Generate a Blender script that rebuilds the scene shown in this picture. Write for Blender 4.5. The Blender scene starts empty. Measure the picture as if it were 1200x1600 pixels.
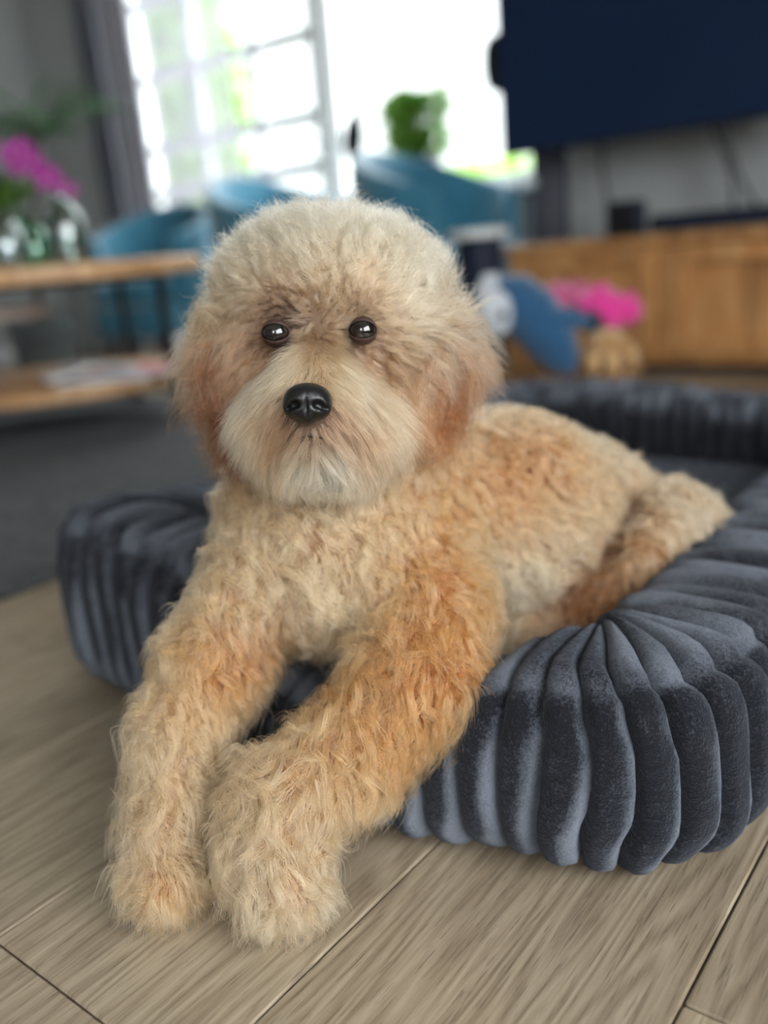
import bpy, bmesh, math, random
import numpy as np
from mathutils import Vector, Matrix, kdtree
random.seed(7)
RNG = np.random.default_rng(11)
S = bpy.context.scene
COL = S.collection

# ---------------------------------------------------------------- camera
# room axes: X along the far (window / television) wall, Y towards that wall
F_PX, PITCH, ROLL, YAW, CAM_H = 1390.0, math.radians(16.3), math.radians(-5.0), math.radians(39.0), 0.50
_fw = np.array([0, math.cos(PITCH), -math.sin(PITCH)]); _rt = np.array([1.0, 0, 0]); _up = np.cross(_rt, _fw)
_r2 = math.cos(ROLL) * _rt + math.sin(ROLL) * _up; _u2 = -math.sin(ROLL) * _rt + math.cos(ROLL) * _up
_RZ = np.array([[math.cos(YAW), -math.sin(YAW), 0], [math.sin(YAW), math.cos(YAW), 0], [0, 0, 1]])
FW, RT, UP = _RZ @ _fw, _RZ @ _r2, _RZ @ _u2
CAM = np.array([0, 0, CAM_H])
cd = bpy.data.cameras.new('camera'); cam = bpy.data.objects.new('camera', cd); COL.objects.link(cam)
cd.sensor_fit = 'VERTICAL'; cd.sensor_height = 36.0; cd.lens = F_PX / 1600 * 36
cd.clip_start = 0.02; cd.clip_end = 200
cam.matrix_world = Matrix(((RT[0], UP[0], -FW[0], CAM[0]), (RT[1], UP[1], -FW[1], CAM[1]), (RT[2], UP[2], -FW[2], CAM[2]), (0, 0, 0, 1)))
cd.dof.use_dof = True; cd.dof.focus_distance = 0.665; cd.dof.aperture_fstop = cd.lens / 1000 / 0.0172
S.camera = cam

# ---------------------------------------------------------------- world, daylight, exposure
W = bpy.data.worlds.new('overcast_sky'); S.world = W; W.use_nodes = True
nt = W.node_tree; nt.nodes.clear()
_o = nt.nodes.new('ShaderNodeOutputWorld'); _b = nt.nodes.new('ShaderNodeBackground')
_b.inputs[0].default_value = (1.0, 0.995, 0.98, 1); _b.inputs[1].default_value = 9.0
nt.links.new(_b.outputs[0], _o.inputs[0])
S.view_settings.view_transform = 'Standard'; S.view_settings.look = 'None'
S.view_settings.gamma = 1.0; S.view_settings.use_curve_mapping = False
S.view_settings.exposure = 0.72
S.cycles.max_bounces = 8; S.cycles.diffuse_bounces = 4; S.cycles.transparent_max_bounces = 24
S.cycles.sample_clamp_indirect = 8.0; S.cycles.use_denoising = True

WALL_Y, LEFT_X, RIGHT_X, BACK_Y, CEIL_Z = 3.75, -5.7, 1.9, -2.4, 2.9
# window openings: (a0, a1, z0, z1)
WIN_L = (-4.72, -3.265, 0.06, 2.76)      # far wall, glazed door with bars
WIN_R = (-3.205, -1.93, 0.74, 2.76)      # far wall, picture window
WIN_B = (.4, 1.4, 1.0, 2.2)         # behind the camera
WIN_S = (-1.7, 1.0, 0.55, 2.35)         # right-hand wall
def portal(name, loc, rot, w, h):
    l = bpy.data.lights.new(name, 'AREA'); l.shape = 'RECTANGLE'; l.size = w; l.size_y = h
    l.cycles.is_portal = True
    o = bpy.data.objects.new(name, l); COL.objects.link(o); o.location = loc; o.rotation_euler = rot
portal('daylight_portal_door', ((WIN_L[0]+WIN_L[1])/2, WALL_Y+.21, (WIN_L[2]+WIN_L[3])/2), (-math.pi/2, 0, 0), WIN_L[1]-WIN_L[0], WIN_L[3]-WIN_L[2])
portal('daylight_portal_window', ((WIN_R[0]+WIN_R[1])/2, WALL_Y+.21, (WIN_R[2]+WIN_R[3])/2), (-math.pi/2, 0, 0), WIN_R[1]-WIN_R[0], WIN_R[3]-WIN_R[2])
portal('daylight_portal_back', ((WIN_B[0]+WIN_B[1])/2, BACK_Y-.21, (WIN_B[2]+WIN_B[3])/2), (math.pi/2, 0, 0), WIN_B[1]-WIN_B[0], WIN_B[3]-WIN_B[2])
portal('daylight_portal_side', (RIGHT_X+.21, (WIN_S[0]+WIN_S[1])/2, (WIN_S[2]+WIN_S[3])/2), (0, math.pi/2, 0), WIN_S[3]-WIN_S[2], WIN_S[1]-WIN_S[0])

# ---------------------------------------------------------------- helpers
def at(x, y, D):
    """point seen at photo pixel x, y, at a distance D along the view"""
    return CAM + D * (FW + RT * (x - 600) / F_PX - UP * (y - 800) / F_PX)
def V(p): return Vector((float(p[0]), float(p[1]), float(p[2])))
def srgb(r, g, b):
    f = lambda c: (c/255/12.92) if c/255 <= .04045 else ((c/255+.055)/1.055)**2.4
    return (f(r), f(g), f(b), 1)
def mat(name, col, rough=.6, spec=.4, metal=0, sheen=0, bump=None, noise=None, trans=0, coat=0):
    m = bpy.data.materials.new(name); m.use_nodes = True
    N = m.node_tree.nodes; L = m.node_tree.links; p = N['Principled BSDF']
    p.inputs['Base Color'].default_value = col; p.inputs['Roughness'].default_value = rough
    p.inputs['Specular IOR Level'].default_value = spec; p.inputs['Metallic'].default_value = metal
    p.inputs['Sheen Weight'].default_value = sheen; p.inputs['Transmission Weight'].default_value = trans
    p.inputs['Coat Weight'].default_value = coat
    tc = N.new('ShaderNodeTexCoord')
    if noise:                                   # (scale, second colour, amount)
        n = N.new('ShaderNodeTexNoise'); n.inputs['Scale'].default_value = noise[0]; n.inputs['Detail'].default_value = 5
        L.new(tc.outputs['Object'], n.inputs['Vector'])
        mx = N.new('ShaderNodeMix'); mx.data_type = 'RGBA'; mx.inputs[6].default_value = col; mx.inputs[7].default_value = noise[1]
        mr = N.new('ShaderNodeMapRange'); mr.inputs[1].default_value = .35; mr.inputs[2].default_value = .65; mr.inputs[4].default_value = noise[2]
        L.new(n.outputs['Fac'], mr.inputs[0]); L.new(mr.outputs[0], mx.inputs[0]); L.new(mx.outputs[2], p.inputs['Base Color'])
    if bump:                                    # (scale, strength, distance)
        n = N.new('ShaderNodeTexNoise'); n.inputs['Scale'].default_value = bump[0]; n.inputs['Detail'].default_value = 4
        L.new(tc.outputs['Object'], n.inputs['Vector'])
        bp = N.new('ShaderNodeBump'); bp.inputs['Strength'].default_value = bump[1]; bp.inputs['Distance'].default_value = bump[2]
        L.new(n.outputs['Fac'], bp.inputs['Height']); L.new(bp.outputs[0], p.inputs['Normal'])
    return m
def thin_glass(name, tint=(.97, .99, 1, 1), gloss=.06):
    m = bpy.data.materials.new(name); m.use_nodes = True; N = m.node_tree.nodes; L = m.node_tree.links; N.clear()
    o = N.new('ShaderNodeOutputMaterial'); t = N.new('ShaderNodeBsdfTransparent'); g = N.new('ShaderNodeBsdfGlossy')
    t.inputs[0].default_value = tint; g.inputs['Roughness'].default_value = .02
    x = N.new('ShaderNodeMixShader'); x.inputs[0].default_value = gloss
    L.new(t.outputs[0], x.inputs[1]); L.new(g.outputs[0], x.inputs[2]); L.new(x.outputs[0], o.inputs[0]); return m

class MB:
    def __init__(s): s.v = []; s.f = []
    def add(s, vs, fs):
        b = len(s.v); s.v += [tuple(float(c) for c in p) for p in vs]; s.f += [tuple(i + b for i in f) for f in fs]; return s
    def box(s, lo, hi, rot=None, org=(0, 0, 0)):
        (x0, y0, z0), (x1, y1, z1) = lo, hi
        vs = [Vector(p) for p in ((x0,y0,z0),(x1,y0,z0),(x1,y1,z0),(x0,y1,z0),(x0,y0,z1),(x1,y0,z1),(x1,y1,z1),(x0,y1,z1))]
        if rot is not None: vs = [rot @ v + Vector(org) for v in vs]
        return s.add(vs, [(0,3,2,1),(4,5,6,7),(0,1,5,4),(1,2,6,5),(2,3,7,6),(3,0,4,7)])
    def tube(s, pts, rad, n=10, cap=True):
        pts = [Vector(p) for p in pts]; rad = rad if isinstance(rad, (list, tuple)) else [rad] * len(pts)
        vs = []; ref = None
        for i, p in enumerate(pts):
            t = (pts[min(i+1, len(pts)-1)] - pts[max(i-1, 0)]).normalized()
            if ref is None: ref = t.orthogonal().normalized()
            a = (ref - t * ref.dot(t)).normalized(); ref = a; b = t.cross(a)
            vs += [p + (a * math.cos(2*math.pi*k/n) + b * math.sin(2*math.pi*k/n)) * rad[i] for k in range(n)]
        fs = [(i*n+k, i*n+(k+1) % n, (i+1)*n+(k+1) % n, (i+1)*n+k) for i in range(len(pts)-1) for k in range(n)]
        if cap: fs += [tuple(range(n))[::-1], tuple((len(pts)-1)*n+k for k in range(n))]
        return s.add(vs, fs)
    def lathe(s, prof, org=(0, 0, 0), n=28, wob=None):
        vs = []; fs = []; m = len(prof)
        for r, z in prof:
            for k in range(n):
                a = 2*math.pi*k/n; rr = r * (wob(a, z) if wob else 1)
                vs.append((org[0]+rr*math.cos(a), org[1]+rr*math.sin(a), org[2]+z))
        fs = [(i*n+k, i*n+(k+1) % n, (i+1)*n+(k+1) % n, (i+1)*n+k) for i in range(m-1) for k in range(n)]
        if prof[0][0] > 1e-5: fs.append(tuple(range(n))[::-1])
        if prof[-1][0] > 1e-5: fs.append(tuple((m-1)*n+k for k in range(n)))
        return s.add(vs, fs)
    def blob(s, c, r, rot=None, nu=20, nv=14, n=2.0, wob=0):
        vs = []; c = Vector(c)
        pw = lambda q: math.copysign(abs(q)**(2/n), q)
        for j in range(nv+1):
            th = math.pi*j/nv - math.pi/2
            for i in range(nu):
                ph = 2*math.pi*i/nu
                k = 1 + wob*(math.sin(3*ph+5*th+c.x*40)*.6+math.sin(5*ph-3*th+c.y*30)*.4)
                p = Vector((pw(math.cos(th))*pw(math.cos(ph))*r[0], pw(math.cos(th))*pw(math.sin(ph))*r[1], pw(math.sin(th))*r[2]))*k
                vs.append((rot @ p if rot is not None else p) + c)
        fs = [(j*nu+i, j*nu+(i+1) % nu, (j+1)*nu+(i+1) % nu, (j+1)*nu+i) for j in range(nv) for i in range(nu)]
        return s.add(vs, fs)
    def build(s, name, m, parent=None, smooth=True, bevel=0, loc=None, segs=2):
        me = bpy.data.meshes.new(name); me.from_pydata(s.v, [], s.f); me.validate()
        bm = bmesh.new(); bm.from_mesh(me); bmesh.ops.remove_doubles(bm, verts=bm.verts, dist=1e-6)
        bmesh.ops.recalc_face_normals(bm, faces=bm.faces)
        if bevel:
            eds = [e for e in bm.edges if len(e.link_faces) == 2 and e.calc_face_angle(0) > .6]
            bmesh.ops.bevel(bm, geom=eds, offset=bevel, segments=segs, affect='EDGES', profile=.6, clamp_overlap=True)
        bm.to_mesh(me); bm.free()
        if smooth:
            me.polygons.foreach_set('use_smooth', [True]*len(me.polygons)); me.set_sharp_from_angle(angle=.7)
        me.materials.append(m)
        o = bpy.data.objects.new(name, me); COL.objects.link(o)
        if parent: o.parent = parent
        if loc is not None: o.location = loc
        return o
def empty(name, loc, rz=0):
    o = bpy.data.objects.new(name, None); COL.objects.link(o); o.location = tuple(float(q) for q in loc); o.rotation_euler = (0, 0, rz); o.empty_display_size = .05; return o
def tag(o, label=None, cat=None, group=None, kind=None):
    for k, v in (('label', label), ('category', cat), ('group', group), ('kind', kind)):
        if v: o[k] = v
    return o
def struct(o): o['kind'] = 'structure'; return o

# ---------------------------------------------------------------- materials of the room
def wood(name, c1, c2, c3, gx, gy, rough, seed_by_object=True, scale=1.0, dark=.6):
    """grain runs along the object's own Y; gx across, gy along"""
    m = bpy.data.materials.new(name); m.use_nodes = True; N = m.node_tree.nodes; L = m.node_tree.links; p = N['Principled BSDF']
    tc = N.new('ShaderNodeTexCoord'); oi = N.new('ShaderNodeObjectInfo')
    cmb = N.new('ShaderNodeCombineXYZ'); mul = N.new('ShaderNodeMath'); mul.operation = 'MULTIPLY'; mul.inputs[1].default_value = 37.0 if seed_by_object else 0
    L.new(oi.outputs['Random'], mul.inputs[0]); L.new(mul.outputs[0], cmb.inputs[0]); L.new(mul.outputs[0], cmb.inputs[1]); L.new(mul.outputs[0], cmb.inputs[2])
    add = N.new('ShaderNodeVectorMath'); add.operation = 'ADD'; L.new(tc.outputs['Object'], add.inputs[0]); L.new(cmb.outputs[0], add.inputs[1])
    def mapped(sx, sy, sz=1):
        q = N.new('ShaderNodeMapping'); q.inputs['Scale'].default_value = (sx, sy, sz); L.new(add.outputs[0], q.inputs[0]); return q
    # long growth rings: distorted bands
    big = N.new('ShaderNodeTexNoise'); big.inputs['Scale'].default_value = 1; big.inputs['Detail'].default_value = 3; L.new(mapped(gx*.55, gy*.8).outputs[0], big.inputs['Vector'])
    ring = N.new('ShaderNodeMath'); ring.operation = 'MULTIPLY'; ring.inputs[1].default_value = 15; L.new(big.outputs['Fac'], ring.inputs[0])
    fr = N.new('ShaderNodeMath'); fr.operation = 'PINGPONG'; fr.inputs[1].default_value = .5; L.new(ring.outputs[0], fr.inputs[0])
    fine = N.new('ShaderNodeTexNoise'); fine.inputs['Scale'].default_value = 1; fine.inputs['Detail'].default_value = 6; fine.inputs['Roughness'].default_value = .65; L.new(mapped(gx*13, gy*8).outputs[0], fine.inputs['Vector'])
    pore = N.new('ShaderNodeTexNoise'); pore.inputs['Scale'].default_value = 1; pore.inputs['Detail'].default_value = 3; L.new(mapped(gx*26, gy*22).outputs[0], pore.inputs['Vector'])
    blot = N.new('ShaderNodeTexNoise'); blot.inputs['Scale'].default_value = 5*scale; L.new(mapped(1, .6).outputs[0], blot.inputs['Vector'])
    s = N.new('ShaderNodeMath'); s.operation = 'MULTIPLY_ADD'; s.inputs[1].default_value = .50; L.new(fr.outputs[0], s.inputs[0])
    h = N.new('ShaderNodeMath'); h.operation = 'MULTIPLY'; h.inputs[1].default_value = .80; L.new(fine.outputs['Fac'], h.inputs[0]); L.new(h.outputs[0], s.inputs[2])
    r = N.new('ShaderNodeValToRGB'); e = r.color_ramp.elements; e[0].position = .28; e[0].color = c1; e[1].position = .74; e[1].color = c3
    k = e.new(.50); k.color = c2; L.new(s.outputs[0], r.inputs[0])
    pr = N.new('ShaderNodeMapRange'); pr.inputs[1].default_value = .33; pr.inputs[2].default_value = .41; pr.inputs[3].default_value = dark; pr.inputs[4].default_value = 1; L.new(pore.outputs['Fac'], pr.inputs[0])
    bl = N.new('ShaderNodeMapRange'); bl.inputs[1].default_value = .3; bl.inputs[2].default_value = .7; bl.inputs[3].default_value = .82; bl.inputs[4].default_value = 1.1; L.new(blot.outputs['Fac'], bl.inputs[0])
    ob = N.new('ShaderNodeMapRange'); ob.inputs[3].default_value = .90; ob.inputs[4].default_value = 1.08; L.new(oi.outputs['Random'], ob.inputs[0])
    m1 = N.new('ShaderNodeMath'); m1.operation = 'MULTIPLY'; L.new(pr.outputs[0], m1.inputs[0]); L.new(bl.outputs[0], m1.inputs[1])
    m2 = N.new('ShaderNodeMath'); m2.operation = 'MULTIPLY'; L.new(m1.outputs[0], m2.inputs[0]); L.new(ob.outputs[0], m2.inputs[1])
    hs = N.new('ShaderNodeHueSaturation'); L.new(m2.outputs[0], hs.inputs['Value']); L.new(r.outputs[0], hs.inputs['Color'])
    L.new(hs.outputs[0], p.inputs['Base Color']); p.inputs['Roughness'].default_value = rough; p.inputs['Specular IOR Level'].default_value = .45
    bp = N.new('ShaderNodeBump'); bp.inputs['Strength'].default_value = .25; bp.inputs['Distance'].default_value = .0006; L.new(m1.outputs[0], bp.inputs['Height']); L.new(bp.outputs[0], p.inputs['Normal'])
    return m
M = {}
M['plank'] = wood('oak_laminate', srgb(116, 102, 85), srgb(148, 133, 113), srgb(168, 154, 134), 26, 1.3, .33)
M['cab'] = wood('oak_cabinet', srgb(150, 102, 58), srgb(186, 132, 80), srgb(205, 156, 104), 14, 1.6, .5)
M['tabletop'] = wood('oak_tabletop', srgb(158, 116, 76), srgb(196, 152, 108), srgb(214, 176, 134), 14, 1.6, .45)
M['wall'] = mat('painted_wall', srgb(166, 169, 170), .9, .2, bump=(60, .08, .002))
M['ceil'] = mat('white_ceiling', srgb(214, 214, 210), .95, .2, bump=(80, .05, .001))
M['white'] = mat('white_paint', srgb(228, 232, 234), .45, .4, bump=(30, .03, .001))
M['black'] = mat('black_metal', srgb(24, 25, 28), .45, .4, bump=(200, .05, .0005))
M['glass'] = thin_glass('window_glass')

# ---------------------------------------------------------------- structure
fl = struct(MB().box((LEFT_X-.2, BACK_Y-.2, -.12), (RIGHT_X+.2, WALL_Y+.2, -.0105)).build('floor', M['black'], smooth=False))
PW, P0 = .2355, -.167
plank_meshes = {}
def plank(x0, y0, y1):
    key = round(y1-y0, 3)
    if key not in plank_meshes:
        w, l = PW - .0014, key - .0014
        o = MB().box((-w/2, -l/2, -.010), (w/2, l/2, 0)).build('plank', M['plank'], smooth=False, bevel=.0016, segs=1)
        plank_meshes[key] = o.data; COL.objects.unlink(o); bpy.data.objects.remove(o)
    o = bpy.data.objects.new('plank', plank_meshes[key]); COL.objects.link(o); o.parent = fl
    o.location = (x0 + PW/2, (y0+y1)/2, 0)
i0 = int(math.floor((LEFT_X - P0)/PW)); i1 = int(math.ceil((RIGHT_X - P0)/PW))
for i in range(i0, i1):
    x0 = P0 + i*PW
    if x0 > .9: continue
    ends = [.478 + ((i*7 % 12)/12)*1.38 - 1.38*k for k in range(-3, 4)]
    if i == 0: ends = [.478 - 1.38*k for k in range(-3, 4)]
    for e in ends:
        a, b = e, e + 1.38
        if b < -.3 or a > WALL_Y: continue
        plank(x0, a, min(b, WALL_Y) if b - WALL_Y > 0 else b)
# the unseen strip of floor behind and beside the camera
struct(MB().box((LEFT_X, BACK_Y, -.0105), (RIGHT_X, -1.70, -.001)).build('floor_strip', M['plank'], smooth=False))

def wall_with_openings(name, axis, pos, thick, lo, hi, openings):
    """axis 'y': wall at Y=pos running along X; axis 'x': wall at X=pos running along Y"""
    mb = MB(); xs = sorted(openings); cur = lo
    def put(a0, a1, z0, z1):
        if a1 - a0 < 1e-4 or z1 - z0 < 1e-4: return
        t0, t1 = min(pos, pos+thick), max(pos, pos+thick)
        mb.box((a0, t0, z0), (a1, t1, z1)) if axis == 'y' else mb.box((t0, a0, z0), (t1, a1, z1))
    for (a0, a1, z0, z1) in xs:
        put(cur, a0, -.12, CEIL_Z); put(a0, a1, -.12, z0); put(a0, a1, z1, CEIL_Z); cur = a1
    put(cur, hi, -.12, CEIL_Z)
    return struct(mb.build(name, M['wall'], smooth=False))
wall_with_openings('wall_far', 'y', WALL_Y, .2, LEFT_X-.2, RIGHT_X+.2, [WIN_L, WIN_R])
wall_with_openings('wall_back', 'y', BACK_Y, -.2, LEFT_X-.2, RIGHT_X+.2, [WIN_B])
wall_with_openings('wall_left', 'x', LEFT_X, -.2, BACK_Y, WALL_Y, [])
wall_with_openings('wall_right', 'x', RIGHT_X, .2, BACK_Y, WALL_Y, [WIN_S])
struct(MB().box((LEFT_X-.2, BACK_Y-.2, CEIL_Z), (RIGHT_X+.2, WALL_Y+.2, CEIL_Z+.1)).build('ceiling', M['ceil'], smooth=False))
struct(MB().box((-1.9, WALL_Y-.014, 0), (RIGHT_X, WALL_Y-.0005, .09)).build('baseboard_far', M['white'], smooth=False, bevel=.003))
struct(MB().box((LEFT_X+.0005, BACK_Y, 0), (LEFT_X+.014, WALL_Y-.02, .09)).build('baseboard_left', M['white'], smooth=False, bevel=.003))

def window(name, op, axis, pos, thick, bars_h=(), bars_v=(), sill=False, fr=.055, bar=.035):
    a0, a1, z0, z1 = op; y0, y1 = sorted((pos + thick*.30, pos + thick*.70)); ym = (y0+y1)/2
    def bx(p, q):   # along, across, z
        return ((p[0], p[1], p[2]), (q[0], q[1], q[2])) if axis == 'y' else ((p[1], p[0], p[2]), (q[1], q[0], q[2]))
    mb = MB()
    for p, q in (((a0, y0, z0), (a0+fr, y1, z1)), ((a1-fr, y0, z0), (a1, y1, z1)), ((a0+fr, y0, z0), (a1-fr, y1, z0+fr)), ((a0+fr, y0, z1-fr), (a1-fr, y1, z1))):
        mb.box(*bx(p, q))
    w = struct(mb.build(name, M['white'], smooth=False, bevel=.004))
    for z in bars_h: MB().box(*bx((a0+fr, ym-.018, z-bar/2), (a1-fr, ym+.018, z+bar/2))).build('glazing_bar', M['white'], w, smooth=False, bevel=.003)
    for a in bars_v: MB().box(*bx((a-bar/2, ym-.020, z0+fr), (a+bar/2, ym+.020, z1-fr))).build('glazing_bar', M['white'], w, smooth=False, bevel=.003)
    cuts_a = [a0+fr] + [a for a in sorted(bars_v)] + [a1-fr]; cuts_z = [z0+fr] + [z for z in sorted(bars_h)] + [z1-fr]
    for ca, cb in zip(cuts_a[:-1], cuts_a[1:]):
        for za, zb in zip(cuts_z[:-1], cuts_z[1:]):
            MB().box(*bx((ca, ym-.003, za), (cb, ym+.003, zb))).build('pane', M['glass'], w, smooth=False)
    if sill:
        s = -1 if thick > 0 else 1
        lo, hi = sorted((pos + s*.16, pos - s*.06))
        MB().box(*bx((a0-.02, lo, z0-.035), (a1+.0, hi, z0+.003))).build('window_sill', M['white'], w, smooth=False, bevel=.004)
    return w
window('window_1', WIN_L, 'y', WALL_Y, .2, bars_h=(.55, .96, 1.21, 1.60, 2.0, 2.4), bars_v=(-3.74, -4.22), bar=.07, fr=.045)
window('window_2', WIN_R, 'y', WALL_Y, .2, sill=True)
window('window_3', WIN_B, 'y', BACK_Y, -.2, bars_v=(.9,), sill=True)
window('window_4', WIN_S, 'x', RIGHT_X, .2, bars_v=(-.8, .1), sill=True)

# ================================================================ DOG BED
def bed_material():
    m = bpy.data.materials.new('ribbed_plush'); m.use_nodes = True; N = m.node_tree.nodes; L = m.node_tree.links; p = N['Principled BSDF']
    a = N.new('ShaderNodeAttribute'); a.attribute_name = 'nap_sheen'; tc = N.new('ShaderNodeTexCoord')
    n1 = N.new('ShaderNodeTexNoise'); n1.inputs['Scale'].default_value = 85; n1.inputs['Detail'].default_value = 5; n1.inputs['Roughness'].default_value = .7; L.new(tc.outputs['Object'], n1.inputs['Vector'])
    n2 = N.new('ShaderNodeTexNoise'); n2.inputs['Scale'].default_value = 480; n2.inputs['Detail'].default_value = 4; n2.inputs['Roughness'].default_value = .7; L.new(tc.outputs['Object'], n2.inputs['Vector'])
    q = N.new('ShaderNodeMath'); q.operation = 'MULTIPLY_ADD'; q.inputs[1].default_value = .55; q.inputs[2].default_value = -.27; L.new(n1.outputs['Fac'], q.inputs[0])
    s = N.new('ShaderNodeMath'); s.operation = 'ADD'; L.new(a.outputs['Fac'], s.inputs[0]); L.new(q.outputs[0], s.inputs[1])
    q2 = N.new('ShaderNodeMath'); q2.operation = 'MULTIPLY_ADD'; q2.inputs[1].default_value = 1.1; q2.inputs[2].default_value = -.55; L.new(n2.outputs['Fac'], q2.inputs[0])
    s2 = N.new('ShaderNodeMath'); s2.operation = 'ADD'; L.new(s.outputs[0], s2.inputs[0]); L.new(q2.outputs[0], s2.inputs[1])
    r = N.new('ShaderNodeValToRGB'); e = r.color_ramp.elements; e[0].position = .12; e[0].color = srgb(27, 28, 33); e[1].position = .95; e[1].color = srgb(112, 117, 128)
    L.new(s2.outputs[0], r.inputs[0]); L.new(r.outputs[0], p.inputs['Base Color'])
    p.inputs['Roughness'].default_value = .95; p.inputs['Specular IOR Level'].default_value = .1
    p.inputs['Sheen Weight'].default_value = .18; p.inputs['Sheen Roughness'].default_value = .4; p.inputs['Sheen Tint'].default_value = (.75, .82, 1, 1)
    b1 = N.new('ShaderNodeBump'); b1.inputs['Strength'].default_value = .9; b1.inputs['Distance'].default_value = .002; L.new(n2.outputs['Fac'], b1.inputs['Height'])
    b2 = N.new('ShaderNodeBump'); b2.inputs['Strength'].default_value = .6; b2.inputs['Distance'].default_value = .004; L.new(n1.outputs['Fac'], b2.inputs['Height']); L.new(b1.outputs[0], b2.inputs['Normal'])
    L.new(b2.outputs[0], p.inputs['Normal']); return m
M['bed'] = bed_material()
BX0, BX1, BY0, BY1, BHW, PRAD = -1.052, -.166, .543, 1.80, .080, .060
bed = tag(empty('dog_bed', ((BX0+BX1)/2, (BY0+BY1)/2, 0)), 'grey ribbed plush dog bed with raised bolster sides under the dog', 'dog bed')
BC = np.array([(BX0+BX1)/2, (BY0+BY1)/2])
def rrect_path(x0, x1, y0, y1, r, n=14):
    pts = []
    for cx, cy, a0 in ((x1-r, y0+r, -90), (x1-r, y1-r, 0), (x0+r, y1-r, 90), (x0+r, y0+r, 180)):
        for k in range(n+1):
            a = math.radians(a0 + 90*k/n); pts.append((cx+r*math.cos(a), cy+r*math.sin(a)))
    pts.append(pts[0]); return np.array(pts)
PATH = rrect_path(BX0+BHW, BX1-BHW, BY0+BHW, BY1-BHW, PRAD)
_seg = np.linalg.norm(np.diff(PATH, axis=0), axis=1); _cum = np.concatenate([[0], np.cumsum(_seg)]); PLEN = _cum[-1]
def path_at(s):
    s = np.mod(s, PLEN); x = np.interp(s, _cum, PATH[:, 0]); y = np.interp(s, _cum, PATH[:, 1])
    e = .004; x2 = np.interp(np.mod(s+e, PLEN), _cum, PATH[:, 0]); y2 = np.interp(np.mod(s+e, PLEN), _cum, PATH[:, 1])
    t = np.stack([x2-x, y2-y], -1); t /= np.linalg.norm(t, axis=-1, keepdims=True)
    return np.stack([x, y], -1), np.stack([t[..., 1], -t[..., 0]], -1)     # centre, outward normal
def bolster_height(x, y):
    h = .204 + .012*np.sin(x*7+1) + .010*np.sin(y*6)
    front = np.exp(-((y-.59)/.13)**2)
    h = h - .080*front*np.exp(-((x+.525)/.155)**4)          # pressed down under the dog's chest
    h = h + .024*np.exp(-((x+.96)/.15)**2-((y-.6)/.15)**2)
    return h
def bolster_surface(s, ph, inset):
    """s along the bolster, ph around it (0 = outward, 90 = up)"""
    c, n = path_at(s); c = c.copy(); c[..., 1] -= .054*np.exp(-((c[..., 0]+.48)/.19)**2)*np.exp(-((c[..., 1]-BY0-BHW)/.05)**2)   # pushed out by the dog lying against it
    H = bolster_height(c[..., 0], c[..., 1]); a = BHW + .006*np.sin(s*5) - inset; b = H/2 - inset*.9
    cs, sn = np.cos(ph), np.sin(ph); e = 2/3.3
    u = np.sign(cs)*np.abs(cs)**e*a; w = np.sign(sn)*np.abs(sn)**e*b
    crease = .005*np.exp(-((ph-math.radians(52))/.10)**2)
    u = u - crease*cs; w = w - crease*sn
    # inside a corner the cloth can only gather up to the corner's own centre
    arc = np.minimum(1, np.min(np.abs(n), -1)*6); lim = -(.86*PRAD*arc + 1.0*(1-arc)); u = np.where(u < lim, lim + (u-lim)*.04, u)
    return np.stack([c[..., 0]+n[..., 0]*u, c[..., 1]+n[..., 1]*u, H/2 + w], -1)
# rib seams evenly spaced along the outer edge, so that they pinch together on the inside of the corners
_ss = np.linspace(0, PLEN, 1601); _c, _n = path_at(np.minimum(_ss, PLEN-1e-6)); _op = _c+_n*BHW*.85
_ol = np.concatenate([[0], np.cumsum(np.linalg.norm(np.diff(_op, axis=0), axis=1))])
NR = int(round(_ol[-1]/.0325)); NPH, NU = 48, 9
SEAM = np.interp(np.linspace(0, _ol[-1], NR+1), _ol, _ss)
def mid(i): return .5*(SEAM[i]+SEAM[i+1])
# bolsters: which stretch of the path belongs to which side
_cor = [0]*4
def side_of(s):
    c, n = path_at(np.array(s)); k = int(np.argmax([-n[1], n[0], n[1], -n[0]])); return ('front_bolster', 'right_bolster', 'back_bolster', 'left_bolster')[k]
def set_nap_sheen(me, vals):
    at_ = me.attributes.new('nap_sheen', 'FLOAT', 'POINT'); at_.data.foreach_set('value', np.asarray(vals, dtype=np.float32))
cores = {}
runs = {}
for i in range(NR): runs.setdefault(side_of(mid(i)), []).append(i)
for nm, idx in runs.items():
    # longest cyclic run
    if 0 in idx and NR-1 in idx:
        k = 0
        while k in idx: k += 1
        order = [j for j in idx if j >= k] + [j for j in idx if j < k]; ss = [(j if j >= k else j+NR) for j in order]
    else: ss = idx
    sa, sb_ = SEAM[min(ss) % NR], SEAM[max(ss) % NR + 1]; sb_ = sb_ + (PLEN if sb_ <= sa else 0); ss = np.linspace(sa, sb_, 40); ph = np.linspace(0, 2*math.pi, 25)[:-1]
    g = bolster_surface(ss[:, None]*np.ones(24), ph[None, :]*np.ones((40, 1)), .018); g[..., :2] -= BC
    vs = g.reshape(-1, 3); fs = [(a*24+b, a*24+(b+1) % 24, (a+1)*24+(b+1) % 24, (a+1)*24+b) for a in range(39) for b in range(24)]
    o = MB().add(vs, fs).build(nm, M['bed'], bed); set_nap_sheen(o.data, [.1]*len(o.data.vertices)); cores[nm] = o
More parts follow.
